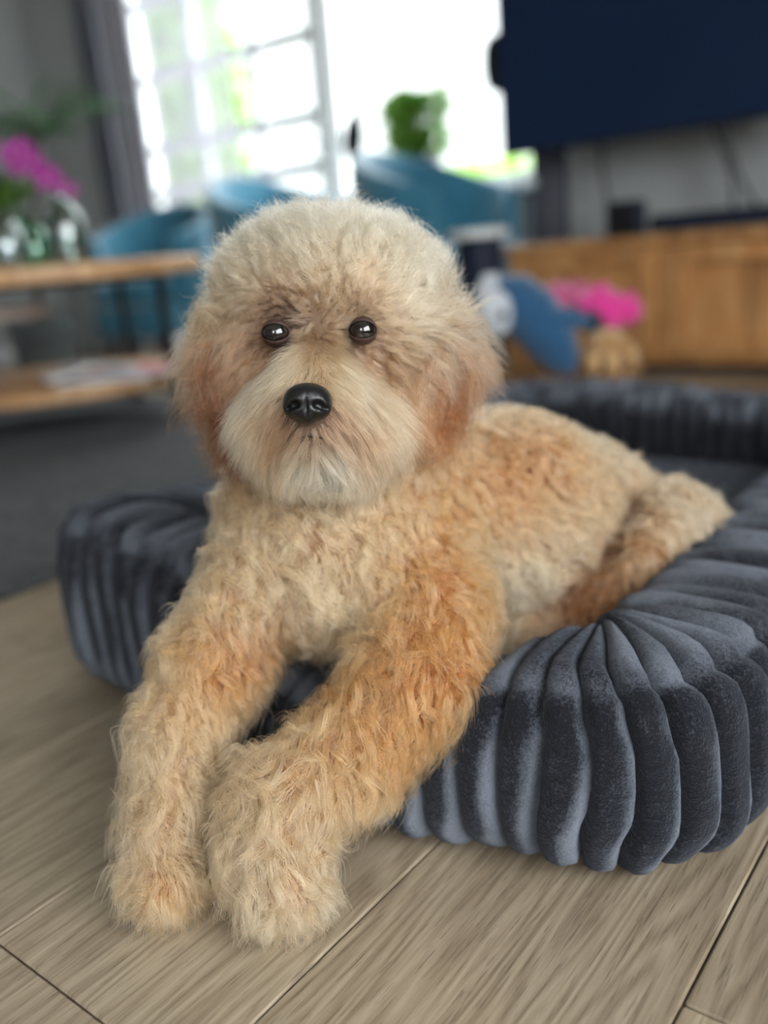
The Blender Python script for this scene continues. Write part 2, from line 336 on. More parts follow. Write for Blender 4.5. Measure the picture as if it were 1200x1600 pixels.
for i in range(NR):
    s0, s1 = SEAM[i], SEAM[i+1]; amp = .0155*RNG.uniform(.85, 1.1); r1, r2, r3 = RNG.uniform(0, 6.28, 3)
    u = np.linspace(0, 1, NU)[None, :]; ph = np.linspace(0, 2*math.pi, NPH+1)[:-1][:, None]
    s = s0 + (s1-s0)*u; kk = 2*math.pi/PLEN
    sway = .0020*np.sin(ph*2+1.3*np.sin(s*kk*9)+1)+.0014*np.sin(ph*3+s*kk*17)+.0010*np.sin(ph*7+s*kk*31)
    s = s + sway
    bulge = np.sqrt(np.clip(1-(2*u-1)**2, 0, 1))**.8 * (1+.10*np.sin(ph*3+r1)+.06*np.sin(ph*5+r2))
    g = bolster_surface(s, ph + 0*u, .0155-amp*bulge); g[..., :2] -= BC
    g[..., 2] = np.maximum(g[..., 2], .0005)
    vs = g.reshape(-1, 3); fs = [(a*NU+b, a*NU+b+1, ((a+1) % NPH)*NU+b+1, ((a+1) % NPH)*NU+b) for a in range(NPH) for b in range(NU-1)]
    # brushed pile's sheen painted as lighter colour: rib edge, lower end and top
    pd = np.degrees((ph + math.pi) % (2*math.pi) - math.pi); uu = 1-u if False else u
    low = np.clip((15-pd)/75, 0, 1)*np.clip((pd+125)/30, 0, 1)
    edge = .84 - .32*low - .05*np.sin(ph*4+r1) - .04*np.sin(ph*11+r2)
    nap_sheen = 1/(1+np.exp(-(uu-edge)/.05)) * (.35+.65*np.clip((60-np.abs(pd+25))/40, 0, 1))
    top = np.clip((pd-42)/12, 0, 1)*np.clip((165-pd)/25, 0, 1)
    nap_sheen = np.clip(np.maximum(nap_sheen, top*(.42+.25*np.sin(ph*3+r3))) + .08*np.sin(ph*6+r3+uu*4), 0, 1)*.9+.04
    o = MB(); o.add(vs, fs); me = bpy.data.meshes.new('rib'); me.from_pydata(o.v, [], o.f)
    me.polygons.foreach_set('use_smooth', [True]*len(me.polygons)); me.materials.append(M['bed']); set_nap_sheen(me, nap_sheen.reshape(-1))
    me.update(); ob = bpy.data.objects.new('rib', me); COL.objects.link(ob); ob.parent = cores[side_of(mid(i))]
# inner cushion, ribbed the same way
nx, ny = 150, 40
xs = np.linspace(BX0+.10, BX1-.10, nx); ys = np.linspace(BY0+.10, BY1-.10, ny); XX, YY = np.meshgrid(xs, ys, indexing='ij')
edge = np.minimum(np.minimum(XX-xs[0], xs[-1]-XX), np.minimum(YY-ys[0], ys[-1]-YY))
ZZ = .045 + .03*np.clip(edge/.12, 0, 1)**.5 + .006*np.abs(np.sin((XX-xs[0])*math.pi/.0325))
top = np.stack([XX-BC[0], YY-BC[1], ZZ], -1).reshape(-1, 3); bot = top.copy(); bot[:, 2] = .004
fs = [(a*ny+b, (a+1)*ny+b, (a+1)*ny+b+1, a*ny+b+1) for a in range(nx-1) for b in range(ny-1)]
K = nx*ny; fs2 = [tuple(K+q for q in f[::-1]) for f in fs]
rim = [a*ny for a in range(nx)] + [(nx-1)*ny+b for b in range(1, ny)] + [a*ny+ny-1 for a in range(nx-2, -1, -1)] + [b for b in range(ny-2, 0, -1)]
fs3 = [(rim[k], rim[(k+1) % len(rim)], K+rim[(k+1) % len(rim)], K+rim[k]) for k in range(len(rim))]
o = MB().add(np.vstack([top, bot]), fs+fs2+fs3).build('inner_cushion', M['bed'], bed); set_nap_sheen(o.data, [.25]*len(o.data.vertices))

# ================================================================ DOG
def surface_nets(F, org, h):
    nx, ny, nz = F.shape; s = F < 0
    cnt = np.zeros((nx-1, ny-1, nz-1), np.int16); acc = np.zeros((nx-1, ny-1, nz-1, 3), np.float32)
    for ax in range(3):
        for p in (0, 1):
            for q in (0, 1):
                sl0 = [None]*3; sl1 = [None]*3; oth = [a for a in range(3) if a != ax]; off = np.zeros(3)
                off[oth[0]] = p; off[oth[1]] = q
                sl0[ax] = slice(0, -1); sl1[ax] = slice(1, None)
                for a, v in zip(oth, (p, q)):
                    n = F.shape[a]; sl0[a] = slice(v, n-1+v); sl1[a] = slice(v, n-1+v)
                f0 = F[tuple(sl0)]; f1 = F[tuple(sl1)]; cr = (f0 < 0) != (f1 < 0)
                t = np.where(cr, f0/np.where(cr, f0-f1, 1), 0)
                cnt += cr
                for a in range(3): acc[..., a] += np.where(cr, off[a] if a != ax else t, 0)
    ok = cnt > 0; idx = np.full(ok.shape, -1, np.int64); idx[ok] = np.arange(ok.sum())
    cell = np.argwhere(ok); verts = org + h*(cell + acc[ok]/cnt[ok][:, None])
    quads = []
    for ax in range(3):
        oth = [a for a in range(3) if a != ax]
        a0 = [slice(None)]*3; a1 = [slice(None)]*3; a0[ax] = slice(0, -1); a1[ax] = slice(1, None)
        cr = s[tuple(a0)] != s[tuple(a1)]; ins = s[tuple(a0)]
        e = np.argwhere(cr); e = e[(e[:, oth[0]] > 0) & (e[:, oth[1]] > 0) & (e[:, oth[0]] < F.shape[oth[0]]-1) & (e[:, oth[1]] < F.shape[oth[1]]-1)]
        def cid(d0, d1):
            k = e.copy(); k[:, oth[0]] -= d0; k[:, oth[1]] -= d1; return idx[k[:, 0], k[:, 1], k[:, 2]]
        q = np.stack([cid(1, 1), cid(0, 1), cid(0, 0), cid(1, 0)], 1)
        fl_ = ~ins[e[:, 0], e[:, 1], e[:, 2]]
        if ax == 1: fl_ = ~fl_
        q[fl_] = q[fl_][:, ::-1]; quads.append(q)
    return verts, np.vstack(quads)
def mesh_from(name, v, q, m, parent):
    me = bpy.data.meshes.new(name); me.from_pydata(v.tolist(), [], q.tolist()); me.polygons.foreach_set('use_smooth', [True]*len(me.polygons))
    me.materials.append(m); me.update(); o = bpy.data.objects.new(name, me); COL.objects.link(o); o.parent = parent; return o

def cv(dx, dy, dz=0):          # right, down, towards the viewer
    v = RT*dx - UP*dy - FW*dz; return v/np.linalg.norm(v)
CREAM, PALE, APR, GOLD, BROWN, DARK, MUZ = (np.array(srgb(*c)[:3]) for c in
    ((213, 174, 137), (232, 205, 174), (199, 135, 86), (184, 109, 58), (106, 60, 36), (45, 29, 24), (208, 172, 132)))
PR = []
def cap(name, pts, rad, k, flow, ln, lift, col, curl=.16, reg='body', dens=1.0):
    P = [at(*p) for p in pts]
    for i in range(len(P)-1):
        PR.append(dict(n=name, t='c', a=P[i], b=P[i+1], ra=rad[i], rb=rad[i+1], k=k, flow=flow, len=ln, lift=lift, col=col, curl=curl, reg=reg, dens=dens))
def ell(name, p, r, k, flow, ln, lift, col, curl=.16, reg='body', tilt=0, dens=1.0):
    c, s = math.cos(math.radians(tilt)), math.sin(math.radians(tilt))
    ax = np.array([RT*c - UP*s, RT*s + UP*c, FW])       # right, up, away
    PR.append(dict(n=name, t='e', c=at(*p), r=np.array(r), ax=ax, k=k, flow=flow, len=ln, lift=lift, col=col, curl=curl, reg=reg, dens=dens))
BROW = at(503, 535, .70); BRIDGE = at(490, 578, .675)
fr_head = ('rad', BROW, cv(0, .25, 0)); fr_top = ('rad', BROW, cv(.1, -1, 0)*.9)
# trunk
cap('trunk', [(600, 825, .91), (790, 806, .995), (895, 822, 1.06)], [.098, .107, .094], .03, ('dir', cv(.75, .55, .1)), .015, .8, CREAM*.5+APR*.5, .30)
cap('rump', [(895, 822, 1.06), (985, 836, 1.085)], [.094, .070], .03, ('dir', cv(.7, .6, .1)), .015, .8, CREAM*.45+APR*.55, .30)
cap('thigh', [(1046, 830, 1.02), (1003, 890, .98)], [.055, .054], .004, ('dir', cv(.3, .9, .2)), .017, .8, CREAM*.45+APR*.55, .28)
cap('hind_shank', [(1003, 890, .98), (905, 960, .95)], [.048, .028], .010, ('dir', cv(-.6, .7, .2)), .016, .7, APR*.7+BROWN*.3, .25)
cap('hind_foot', [(905, 960, .95), (800, 985, .935)], [.028, .022], .012, ('dir', cv(-.8, .4, .2)), .014, .6, APR, .2)
# neck and chest
cap('neck', [(525, 650, .82), (520, 760, .84), (510, 850, .845)], [.074, .080, .088], .03, ('dir', cv(0, 1, .1)), .018, .75, CREAM*.5+APR*.5, .36)
ell('chest', (510, 850, .83), (.086, .080, .072), .03, ('dir', cv(.1, 1, .2)), .018, .75, CREAM*.5+APR*.5, .36)
cap('shoulder', [(640, 850, .87), (662, 950, .80)], [.070, .052], .03, ('dir', cv(.3, .9, .2)), .018, .75, APR, .30)
# dog's right foreleg (left in the picture)
cap('foreleg', [(402, 905, .80), (335, 1025, .775), (284, 1140, .755)], [.040, .035, .031], .02, ('dir', cv(-.25, 1, .2)), .020, .9, APR*.65+CREAM*.35, .28)
cap('foreleg', [(284, 1140, .755), (265, 1270, .735), (262, 1355, .722)], [.031, .028, .025], .015, ('dir', cv(.0, 1, .15)), .020, .9, APR*.4+CREAM*.6, .28)
ell('paw', (262, 1370, .712), (.026, .020, .030), .012, ('dir', cv(.05, 1, -.1)), .016, .6, CREAM*.55+APR*.45, .22)
# dog's left foreleg (right in the picture)
cap('foreleg', [(662, 950, .80), (655, 1055, .755), (552, 1168, .735)], [.052, .046, .038], .02, ('dir', cv(-.3, 1, .2)), .020, .9, APR*.85+CREAM*.15, .28)
cap('foreleg', [(552, 1168, .735), (440, 1255, .71), (428, 1320, .70)], [.038, .036, .033], .015, ('dir', cv(-.35, 1, .2)), .020, .9, APR*.5+CREAM*.5, .28)
cap('foreleg', [(428, 1320, .70), (440, 1370, .692)], [.033, .029], .015, ('dir', cv(0, 1, .2)), .019, .8, CREAM*.7+APR*.3, .24)
ell('paw', (445, 1382, .682), (.029, .022, .030), .012, ('dir', cv(.1, 1, -.1)), .016, .6, CREAM*.8+APR*.2, .22)
# head
ell('skull', (522, 498, .80), (.097, .077, .080), .03, fr_top, .026, .85, CREAM*.6+PALE*.4, .24, 'head')
ell('forehead', (512, 450, .775), (.076, .047, .055), .03, fr_top, .028, .95, CREAM*.5+PALE*.5, .22, 'head')
ell('brow', (440, 476, .735), (.020, .014, .02), .02, fr_head, .010, .7, CREAM, .1, 'head')
ell('brow', (560, 472, .735), (.022, .014, .02), .02, fr_head, .010, .7, CREAM, .1, 'head')
ell('cheek', (412, 588, .77), (.032, .043, .04), .03, ('dir', cv(-.35, .9, .3)), .024, .45, CREAM*.6+APR*.4, .14, 'head')
ell('cheek', (612, 588, .77), (.036, .045, .04), .03, ('dir', cv(.25, .9, .3)), .026, .45, CREAM*.7+APR*.3, .14, 'head')
fr_muz = ('rad', BRIDGE, cv(0, .9, .0)); fr_bri = ('part', BRIDGE, cv(0, 1, .2))
cap('bridge', [(503, 560, .742), (493, 600, .712)], [.030, .028], .022, fr_bri, .011, .8, MUZ, .08, 'head')
cap('muzzle', [(493, 600, .712), (487, 640, .692)], [.030, .029], .022, fr_bri, .022, .5, MUZ, .08, 'head')
ell('jowl', (438, 655, .718), (.028, .029, .031), .025, fr_muz, .024, .42, MUZ, .08, 'head')
ell('jowl', (552, 660, .720), (.032, .031, .033), .025, fr_muz, .025, .42, MUZ, .08, 'head')
ell('chin', (500, 704, .718), (.040, .022, .030), .02, ('dir', cv(.03, 1, .25)), .016, .35, PALE, .06, 'head')
# ears hang at the sides
cap('ear', [(374, 490, .785), (362, 570, .772), (380, 645, .772)], [.018, .022, .019], .012, ('dir', cv(.10, 1, .1)), .032, .28, BROWN*.55+DARK*.45, .26, 'ear_l')
cap('ear', [(656, 480, .785), (674, 545, .772), (658, 615, .772)], [.021, .026, .023], .012, ('dir', cv(-.10, 1, .1)), .033, .30, GOLD*.1+BROWN*.9, .26, 'ear_r')

def prim_d(q, P):
    if q['t'] == 'c':
        ab = q['b']-q['a']; t = np.clip((P-q['a'])@ab/(ab@ab), 0, 1); r = q['ra']+(q['rb']-q['ra'])*t
        return np.sqrt(((P-q['a']-t[:, None]*ab)**2).sum(1)) - r
    l = ((P-q['c'])@q['ax'].T)/q['r']; n = np.sqrt((l*l).sum(1)); g = np.sqrt(((l/q['r'])**2).sum(1))+1e-9
    return n*(n-1)/g
EYES = [at(430, 519, .706), at(567, 515, .706)]
def dog_sdf(P):
    d = None
    for q in PR:
        e = prim_d(q, P)
        if d is None: d = e; continue
        k = q['k']; h = np.clip(.5+.5*(d-e)/k, 0, 1); d = d*(1-h)+e*h-k*h*(1-h)
    for a_, b_, r_ in ((at(985, 765, .99), at(890, 960, .90), .020), (at(470, 1010, .74), at(430, 1130, .73), .012)):   # folds between flank and thigh
        ab = b_-a_; t = np.clip((P-a_)@ab/(ab@ab), 0, 1); e = r_-np.sqrt(((P-a_-t[:, None]*ab)**2).sum(1)); k = .014
        h = np.clip(.5-.5*(d-e)/k, 0, 1); d = d*(1-h)+e*h+k*h*(1-h)
    for c in EYES:                        # eye sockets
        e = -(np.sqrt(((P-c)**2).sum(1))-.0135); k = .012
        h = np.clip(.5-.5*(d-e)/k, 0, 1); d = d*(1-h)+e*h+k*h*(1-h)
    return d
DOGB = at(560, 1000, .84); DOGB[2] = 0
dog = tag(empty('dog', DOGB), 'curly apricot and cream dog lying in the grey bed, front legs over its edge', 'dog')
lo = np.array([1e9]*3); hi = -lo
for q in PR:
    for c, r in (((q['a'], q['ra']), (q['b'], q['rb'])) if q['t'] == 'c' else ((q['c'], q['r'].max()),)):
        lo = np.minimum(lo, c-r); hi = np.maximum(hi, c+r)
lo -= .03; hi += .03; HV = .0055
nn = np.ceil((hi-lo)/HV).astype(int)+1
gx_, gy_, gz_ = (lo[a]+HV*np.arange(nn[a]) for a in range(3))
G = np.stack(np.meshgrid(gx_, gy_, gz_, indexing='ij'), -1).reshape(-1, 3)
Fd = dog_sdf(G).reshape(nn); Fd = np.maximum(Fd, .001 - G[:, 2].reshape(nn))   # nothing under the floor
dv, dq = surface_nets(Fd, lo, HV); del G

def blend(P, sig=.010):
    """per-point soft blend of what the body regions say"""
    D = np.stack([prim_d(q, P) for q in PR], 1); w = np.exp(-np.clip(D-D.min(1, keepdims=True), 0, .2)/sig); w /= w.sum(1, keepdims=True)
    return w, np.argmin(D, 1)
# colour patches of the coat and painted shade: pixel, distance, radius, colour, strength
PATCH = [(430, 519, .70, .036, DARK*.6+BROWN*.4, .85), (567, 515, .70, .036, DARK*.55+BROWN*.45, .85), (448, 498, .715, .022, DARK*.8+BROWN*.2, .8), (585, 548, .71, .022, DARK*.3+BROWN*.7, .6), (412, 545, .715, .02, BROWN, .5),  # round the eyes: dark brown hair, with the sockets' shade painted in
         (490, 676, .672, .020, DARK*.7+BROWN*.3, .85), (440, 668, .68, .032, BROWN*.9+APR*.1, .8), (548, 672, .68, .036, BROWN*.95+APR*.05, .85), (500, 650, .67, .03, BROWN, .6), (590, 650, .69, .026, BROWN*.5+APR*.5, .5), (425, 640, .69, .022, BROWN*.5+APR*.5, .5),
         (490, 590, .68, .020, BROWN*.4+MUZ*.6, .5), (500, 735, .69, .030, PALE, .95), (385, 625, .71, .030, PALE*.7+MUZ*.3, .8), (620, 650, .72, .03, PALE*.6+MUZ*.4, .6), (455, 575, .69, .02, PALE*.5+MUZ*.5, .5), (545, 590, .69, .022, PALE*.5+MUZ*.5, .5),
         (352, 590, .735, .014, GOLD, .8), (318, 615, .745, .052, BROWN*.45+DARK*.55, 1.0), (350, 560, .745, .03, BROWN, .7), (345, 690, .77, .032, BROWN*.75+DARK*.25, .8), (725, 580, .745, .054, BROWN*.75+DARK*.25, 1.0), (690, 640, .745, .035, BROWN*.8+GOLD*.2, .85), (700, 650, .76, .035, BROWN*.7+GOLD*.3, .75), (640, 620, .74, .025, GOLD*.6+CREAM*.4, .6), (290, 500, .78, .026, GOLD*.5+CREAM*.5, .7), (320, 460, .78, .04, CREAM, .8), (720, 450, .78, .04, CREAM, .7), (640, 470, .75, .035, PALE, .6),
         (800, 740, .91, .045, BROWN*.5+GOLD*.5, .8), (770, 790, .89, .035, GOLD, .6), (690, 780, .86, .05, APR*.7+GOLD*.3, .7), (880, 690, .97, .05, APR, .5), (840, 930, .91, .07, CREAM*.75+PALE*.25, .8), (780, 960, .88, .06, CREAM*.75+PALE*.25, .8), (930, 690, 1.0, .05, CREAM, .6), (720, 900, .86, .05, CREAM, .5),
         (1060, 800, .98, .06, PALE*.5+CREAM*.5, .7), (975, 800, .99, .030, DARK*.6+BROWN*.4, .95), (940, 860, .97, .032, DARK*.6+BROWN*.4, .95), (905, 930, .93, .034, DARK*.5+BROWN*.5, .95), (950, 950, .92, .045, BROWN*.7+APR*.3, .85),  # the dark run along the thigh fold paints the crevice's shade
         (370, 1020, .74, .04, GOLD, .7), (690, 1010, .74, .06, GOLD, .6), (600, 1060, .70, .05, GOLD, .4), (640, 1150, .71, .04, GOLD, .45), (420, 900, .76, .05, CREAM, .55), (540, 930, .76, .05, CREAM, .5), (430, 780, .77, .04, CREAM*.5+APR*.5, .5), (430, 990, .75, .03, BROWN, .6),
         (250, 1200, .70, .05, CREAM*.7+APR*.3, .5), (430, 1380, .66, .05, CREAM*.9+APR*.1, .6), (250, 1420, .68, .03, APR, .5), (480, 640, .66, .014, DARK, .7)]
def coat(P, w):
    C = w @ np.stack([q['col'] for q in PR])
    for x, y, D, r, c, s in PATCH:
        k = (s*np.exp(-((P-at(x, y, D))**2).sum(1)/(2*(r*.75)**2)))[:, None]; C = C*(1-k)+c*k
    return C
# ---- body mesh
M['skin'] = bpy.data.materials.new('dog_skin'); M['skin'].use_nodes = True
_N = M['skin'].node_tree.nodes; _a = _N.new('ShaderNodeAttribute'); _a.attribute_name = 'coat_colour'
M['skin'].node_tree.links.new(_a.outputs['Color'], _N['Principled BSDF'].inputs['Base Color']); _N['Principled BSDF'].inputs['Roughness'].default_value = .85
body = mesh_from('body', dv-DOGB, dq, M['skin'], dog)
w_, _ = blend(dv); sc_ = coat(dv, w_)*.42  # skin colour darkened to stand for shade beneath the fur
for c in EYES:
    k = np.exp(-((dv-c)**2).sum(1)/(2*.011**2))[:, None]; sc_ = sc_*(1-k)+np.array([.022, .013, .010])*k
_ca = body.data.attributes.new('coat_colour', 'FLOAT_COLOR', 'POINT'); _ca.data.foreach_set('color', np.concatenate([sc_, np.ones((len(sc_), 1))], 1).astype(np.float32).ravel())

# ---- nose, eyes, mouth
def sdf_mesh(name, fn, c, half, h, m, parent, org):
    n = np.ceil(2*np.array(half)/h).astype(int)+1
    g = np.stack(np.meshgrid(*[np.arange(k)*h for k in n], indexing='ij'), -1).reshape(-1, 3)+(c-np.array(half))
    v, q = surface_nets(fn(g).reshape(n), c-np.array(half), h); return mesh_from(name, v-org, q, m, parent)
def smax(a, b, k): h = np.clip(.5-.5*(a-b)/k, 0, 1); return a*(1-h)+b*h+k*h*(1-h)
def smin(a, b, k): h = np.clip(.5+.5*(a-b)/k, 0, 1); return a*(1-h)+b*h-k*h*(1-h)
NC = at(480, 628, .652)
def nose_sdf(P):
    l = np.stack([(P-NC)@RT, (P-NC)@UP, -(P-NC)@FW], 1)
    E = lambda c, r: (lambda q: np.sqrt((q*q).sum(1)))((l-np.array(c))/np.array(r))*min(r)-min(r)
    d = E((0, .003, -.004), (.0175, .0115, .016)); d = smin(d, E((-.008, -.004, -.002), (.0095, .009, .0125)), .005); d = smin(d, E((.008, -.004, -.002), (.0095, .009, .0125)), .005)
    d = smin(d, E((0, -.010, -.002), (.006, .007, .010)), .005)
    for s in (-1, 1):
        d = smax(d, -E((s*.0088, -.0032, .011), (.0042, .0030, .006)), .002)
        d = smax(d, -E((s*.0140, -.0055, .008), (.0040, .0018, .006)), .002)
    d = smax(d, -E((0, -.009, .0125), (.0011, .009, .004)), .0015)
    return d
M['nose'] = mat('wet_black_nose', srgb(12, 12, 14), .34, .5, bump=(900, .25, .0006))
sdf_mesh('nose', nose_sdf, NC, (.03, .03, .03), .0011, M['nose'], dog, DOGB)
M['eye'] = mat('dark_eye', srgb(12, 9, 8), .04, .6, coat=.6, noise=(300, srgb(26, 15, 10), .6))
M['lid'] = mat('eyelid_skin', srgb(58, 40, 34), .6, .3, bump=(500, .2, .0005))
for c in EYES:
    e = MB().blob((0, 0, 0), (.0110, .0110, .0110), nu=28, nv=20).build('eye', M['eye'], dog, loc=V(c - DOGB + FW*.005))
    # eyelids: a thin shell of dark skin with an almond opening
    mb = MB(); nu, nv = 40, 24; vs, fs = [], []
    for j in range(nv+1):
        al = math.radians(28)+(math.radians(100)-math.radians(28))*j/nv
        for i in range(nu):
            ph = 2*math.pi*i/nu; op = math.sqrt((math.cos(ph)/1.18)**2+(math.sin(ph)/(.66 if math.sin(ph) > 0 else .84))**2); a_ = math.asin(min(.96, .83/op)) if j == 0 else None
            a0_ = math.asin(min(.97, .80/op)); a_ = a0_+(math.radians(105)-a0_)*j/nv; r_ = .0110*(1.05+.05*math.sin(math.pi*min(1, j/6)))
            vs.append(V((RT*math.cos(ph)+UP*math.sin(ph))*r_*math.sin(a_)-FW*r_*math.cos(a_)))
    fs = [(j*nu+i, j*nu+(i+1) % nu, (j+1)*nu+(i+1) % nu, (j+1)*nu+i) for j in range(nv) for i in range(nu)]
    lid = mb.add(vs, fs).build('eyelid', M['lid'], e)
# mouth: thin dark lip line
lip = [at(x, y, D) - DOGB for x, y, D in ((462, 685, .680), (472, 682, .676), (483, 680, .673), (500, 683, .676), (516, 689, .681))]
M['lip'] = mat('dark_lips', srgb(40, 28, 26), .5, .4, bump=(300, .2, .0005))
MB().tube(lip, [.0008, .0014, .0022, .0014, .0008], 8).build('mouth', M['lip'], dog)

# ---- fur
def hair_material(name):
    m = bpy.data.materials.new(name); m.use_nodes = True; N = m.node_tree.nodes; L = m.node_tree.links; N.clear()
    o = N.new('ShaderNodeOutputMaterial'); a = N.new('ShaderNodeAttribute'); a.attribute_name = 'coat_colour'
    hi_ = N.new('ShaderNodeHairInfo')
    mr = N.new('ShaderNodeMapRange'); mr.inputs[3].default_value = .60; mr.inputs[4].default_value = 1.15; L.new(hi_.outputs['Intercept'], mr.inputs[0])  # roots darker, tips lighter: shade between tufts put into the colour
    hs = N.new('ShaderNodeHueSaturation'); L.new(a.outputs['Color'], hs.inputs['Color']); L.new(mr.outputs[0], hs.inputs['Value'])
    h = N.new('ShaderNodeBsdfHairPrincipled'); h.model = 'CHIANG'; h.parametrization = 'COLOR'
    L.new(hs.outputs[0], h.inputs['Color']); h.inputs['Roughness'].default_value = .42; h.inputs['Radial Roughness'].default_value = .65; h.inputs['Random Roughness'].default_value = .2
    L.new(h.outputs[0], o.inputs[0]); return m
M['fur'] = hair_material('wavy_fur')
def make_fur(nstr=330000, npts=7, per_clump=13):
    a, b, c, d = (dv[dq[:, k]] for k in range(4))
    T0 = np.concatenate([a, a]); T1 = np.concatenate([b, c]); T2 = np.concatenate([c, d])
    area = np.linalg.norm(np.cross(T1-T0, T2-T0), axis=1)*.5; cen = (T0+T1+T2)/3
    nrm = np.cross(T1-T0, T2-T0); nrm /= np.linalg.norm(nrm, axis=1, keepdims=True)+1e-12
    vd = CAM-cen; vd /= np.linalg.norm(vd, axis=1, keepdims=True); facing = (nrm*vd).sum(1)
    wD, nm = blend(cen); dens = wD @ np.array([q['dens'] for q in PR])
    head = np.array([q['reg'] != 'body' for q in PR])[nm]
    pr = area*dens*np.where(head, 1.9, 1.0)*np.where(facing < -.3, .3, 1.0); pr /= pr.sum()
    tri = RNG.choice(len(pr), nstr, p=pr); r1 = np.sqrt(RNG.random(nstr)); r2 = RNG.random(nstr)
    R = (1-r1)[:, None]*T0[tri] + (r1*(1-r2))[:, None]*T1[tri] + (r1*r2)[:, None]*T2[tri]
    # keep roots off the eyes, nose and the ground side
    keep = R[:, 2] > .006
    for e in EYES: keep &= ((R-e)**2).sum(1) > .0125**2
    keep &= ((R-(NC+FW*.004))**2).sum(1) > .0165**2
    R = R[keep]; n = len(R)
    w, near = blend(R)
    e_ = .002; N = np.stack([dog_sdf(R+np.eye(3)[k]*e_)-dog_sdf(R-np.eye(3)[k]*e_) for k in range(3)], 1); N /= np.linalg.norm(N, axis=1, keepdims=True)+1e-12
    fl_ = np.zeros((n, 3))
    for j, q in enumerate(PR):
        f = q['flow']
        if f[0] == 'dir': v = np.broadcast_to(f[1], (n, 3))
        elif f[0] == 'part':            # parted along the middle, combed out and down
            s_ = (R-f[1])@RT; v = np.tanh(s_/.006)[:, None]*RT*1.1+f[2]*.8
        else:
            v = R-f[1]; v = v/(np.linalg.norm(v, axis=1, keepdims=True)+1e-9)+f[2]*np.linalg.norm(f[2])
        fl_ += w[:, j:j+1]*v
    L = w @ np.array([q['len'] for q in PR]); lift = w @ np.array([q['lift'] for q in PR]); curl = w @ np.array([q['curl'] for q in PR])
    col = coat(R, w)
    # hair round the eyes: shorter, parted away from the eye
    for e in EYES:
        dd = np.sqrt(((R-e)**2).sum(1)); k = np.clip(1-(dd-.012)/.022, 0, 1)
        L *= 1-.72*k**.7; v = R-e; v /= np.linalg.norm(v, axis=1, keepdims=True); fl_ += (k*2.0)[:, None]*v; lift *= 1-.5*k
    dn = np.sqrt(((R-NC)**2).sum(1)); k = np.clip(1-(dn-.016)/.026, 0, 1); L *= 1-.62*k
    # clumps
    ncl = n//per_clump; seed = RNG.choice(n, ncl, replace=False)
    kd = kdtree.KDTree(ncl)
    for i, s in enumerate(seed): kd.insert(R[s], i)
    kd.balance(); cl = np.array([kd.find(p)[1] for p in R])
    # smooth wandering of the flow from tuft to tuft
    def wob(P, f, ph): return np.stack([np.sin(P[:, 1]*f+ph+2*np.sin(P[:, 2]*f*.7)), np.sin(P[:, 2]*f*1.1+ph*2+2*np.sin(P[:, 0]*f*.8)), np.sin(P[:, 0]*f*.9+ph*3+2*np.sin(P[:, 1]*f*.6))], 1)
    cw = np.clip(curl/.2, .25, 1.4)
    fl_ = fl_ + (wob(R, 95, 1.0)*.30 + wob(R, 210, 2.0)*.28)*cw[:, None]
    fl_ -= (fl_*N).sum(1, keepdims=True)*N; fl_ /= np.linalg.norm(fl_, axis=1, keepdims=True)+1e-9
    d0 = fl_ + N*lift[:, None]; d0 /= np.linalg.norm(d0, axis=1, keepdims=True)
    cN, cF, cD, cR = N[seed], fl_[seed], d0[seed], R[seed]
    crand = RNG.normal(0, .16, (ncl, 3))*np.clip(curl[seed]/.18, .35, 1.3)[:, None]; cD = cD+crand; cD /= np.linalg.norm(cD, axis=1, keepdims=True)
    cLen = L[seed]*RNG.uniform(.78, 1.22, ncl)
    cS = np.cross(cD, cF+1e-3); cS /= np.linalg.norm(cS, axis=1, keepdims=True)+1e-9; cB = np.cross(cD, cS)
    cph = RNG.uniform(0, 6.28, ncl); cfr = RNG.uniform(.55, 1.15, ncl)*6.28; camp = curl[seed]*RNG.uniform(.6, 1.3, ncl)
    ccol = RNG.normal(1, .15, (ncl, 1))
    T = np.linspace(0, 1, npts); out = np.zeros((n, npts, 3), np.float32)
    base = R - N*.0015; off = R-cR[cl]; ln = cLen[cl]*RNG.uniform(.72, 1.10, n); sj = RNG.normal(0, .10, (n, 3))
    own = d0*.35+cD[cl]*.65; own /= np.linalg.norm(own, axis=1, keepdims=True); own = own+sj
    straggle = RNG.random(n) < .05; clumpk = np.where(straggle, .05, RNG.uniform(.25, .70, n))
    ln = np.where(straggle, ln*1.12, ln)
    for j, t in enumerate(T):
        bend = (cF[cl]*.55 + np.array([0, 0, -.30]))*(t*t)
        wv = (cS[cl]*np.sin(cph[cl]+cfr[cl]*t)[:, None]+cB[cl]*np.cos(cph[cl]*1.3+cfr[cl]*t)[:, None]-cS[cl]*np.sin(cph[cl])[:, None]-cB[cl]*np.cos(cph[cl]*1.3)[:, None])*(camp[cl]*min(1, t*1.6))[:, None]
        out[:, j] = base + (own*t+bend+wv)*ln[:, None] - off*(clumpk*t**.9)[:, None]
    out[..., 2] = np.maximum(out[..., 2], .0015)
    for e in EYES:                        # no hair lies across the open eye
        fwd = -FW; rel = out-e.astype(np.float32); al = np.clip(rel@fwd, 0, .035); hit = (np.linalg.norm(rel-al[..., None]*fwd, axis=-1) < .0098).any(1)
        out, col, ccix, near = out[~hit], col[~hit], (cl[~hit]), near[~hit]; cl = ccix; n = len(out)
    col = np.clip(col*ccol[cl]*RNG.normal(1, .07, (n, 1)), 0.004, .95)
    reg = np.array([q['reg'] for q in PR])[near]
    rad = np.where(reg == 'body', .00023, .00019)*RNG.uniform(.7, 1.25, n)
    return out, col, reg, rad
hp, hc, hreg, hrad = make_fur()
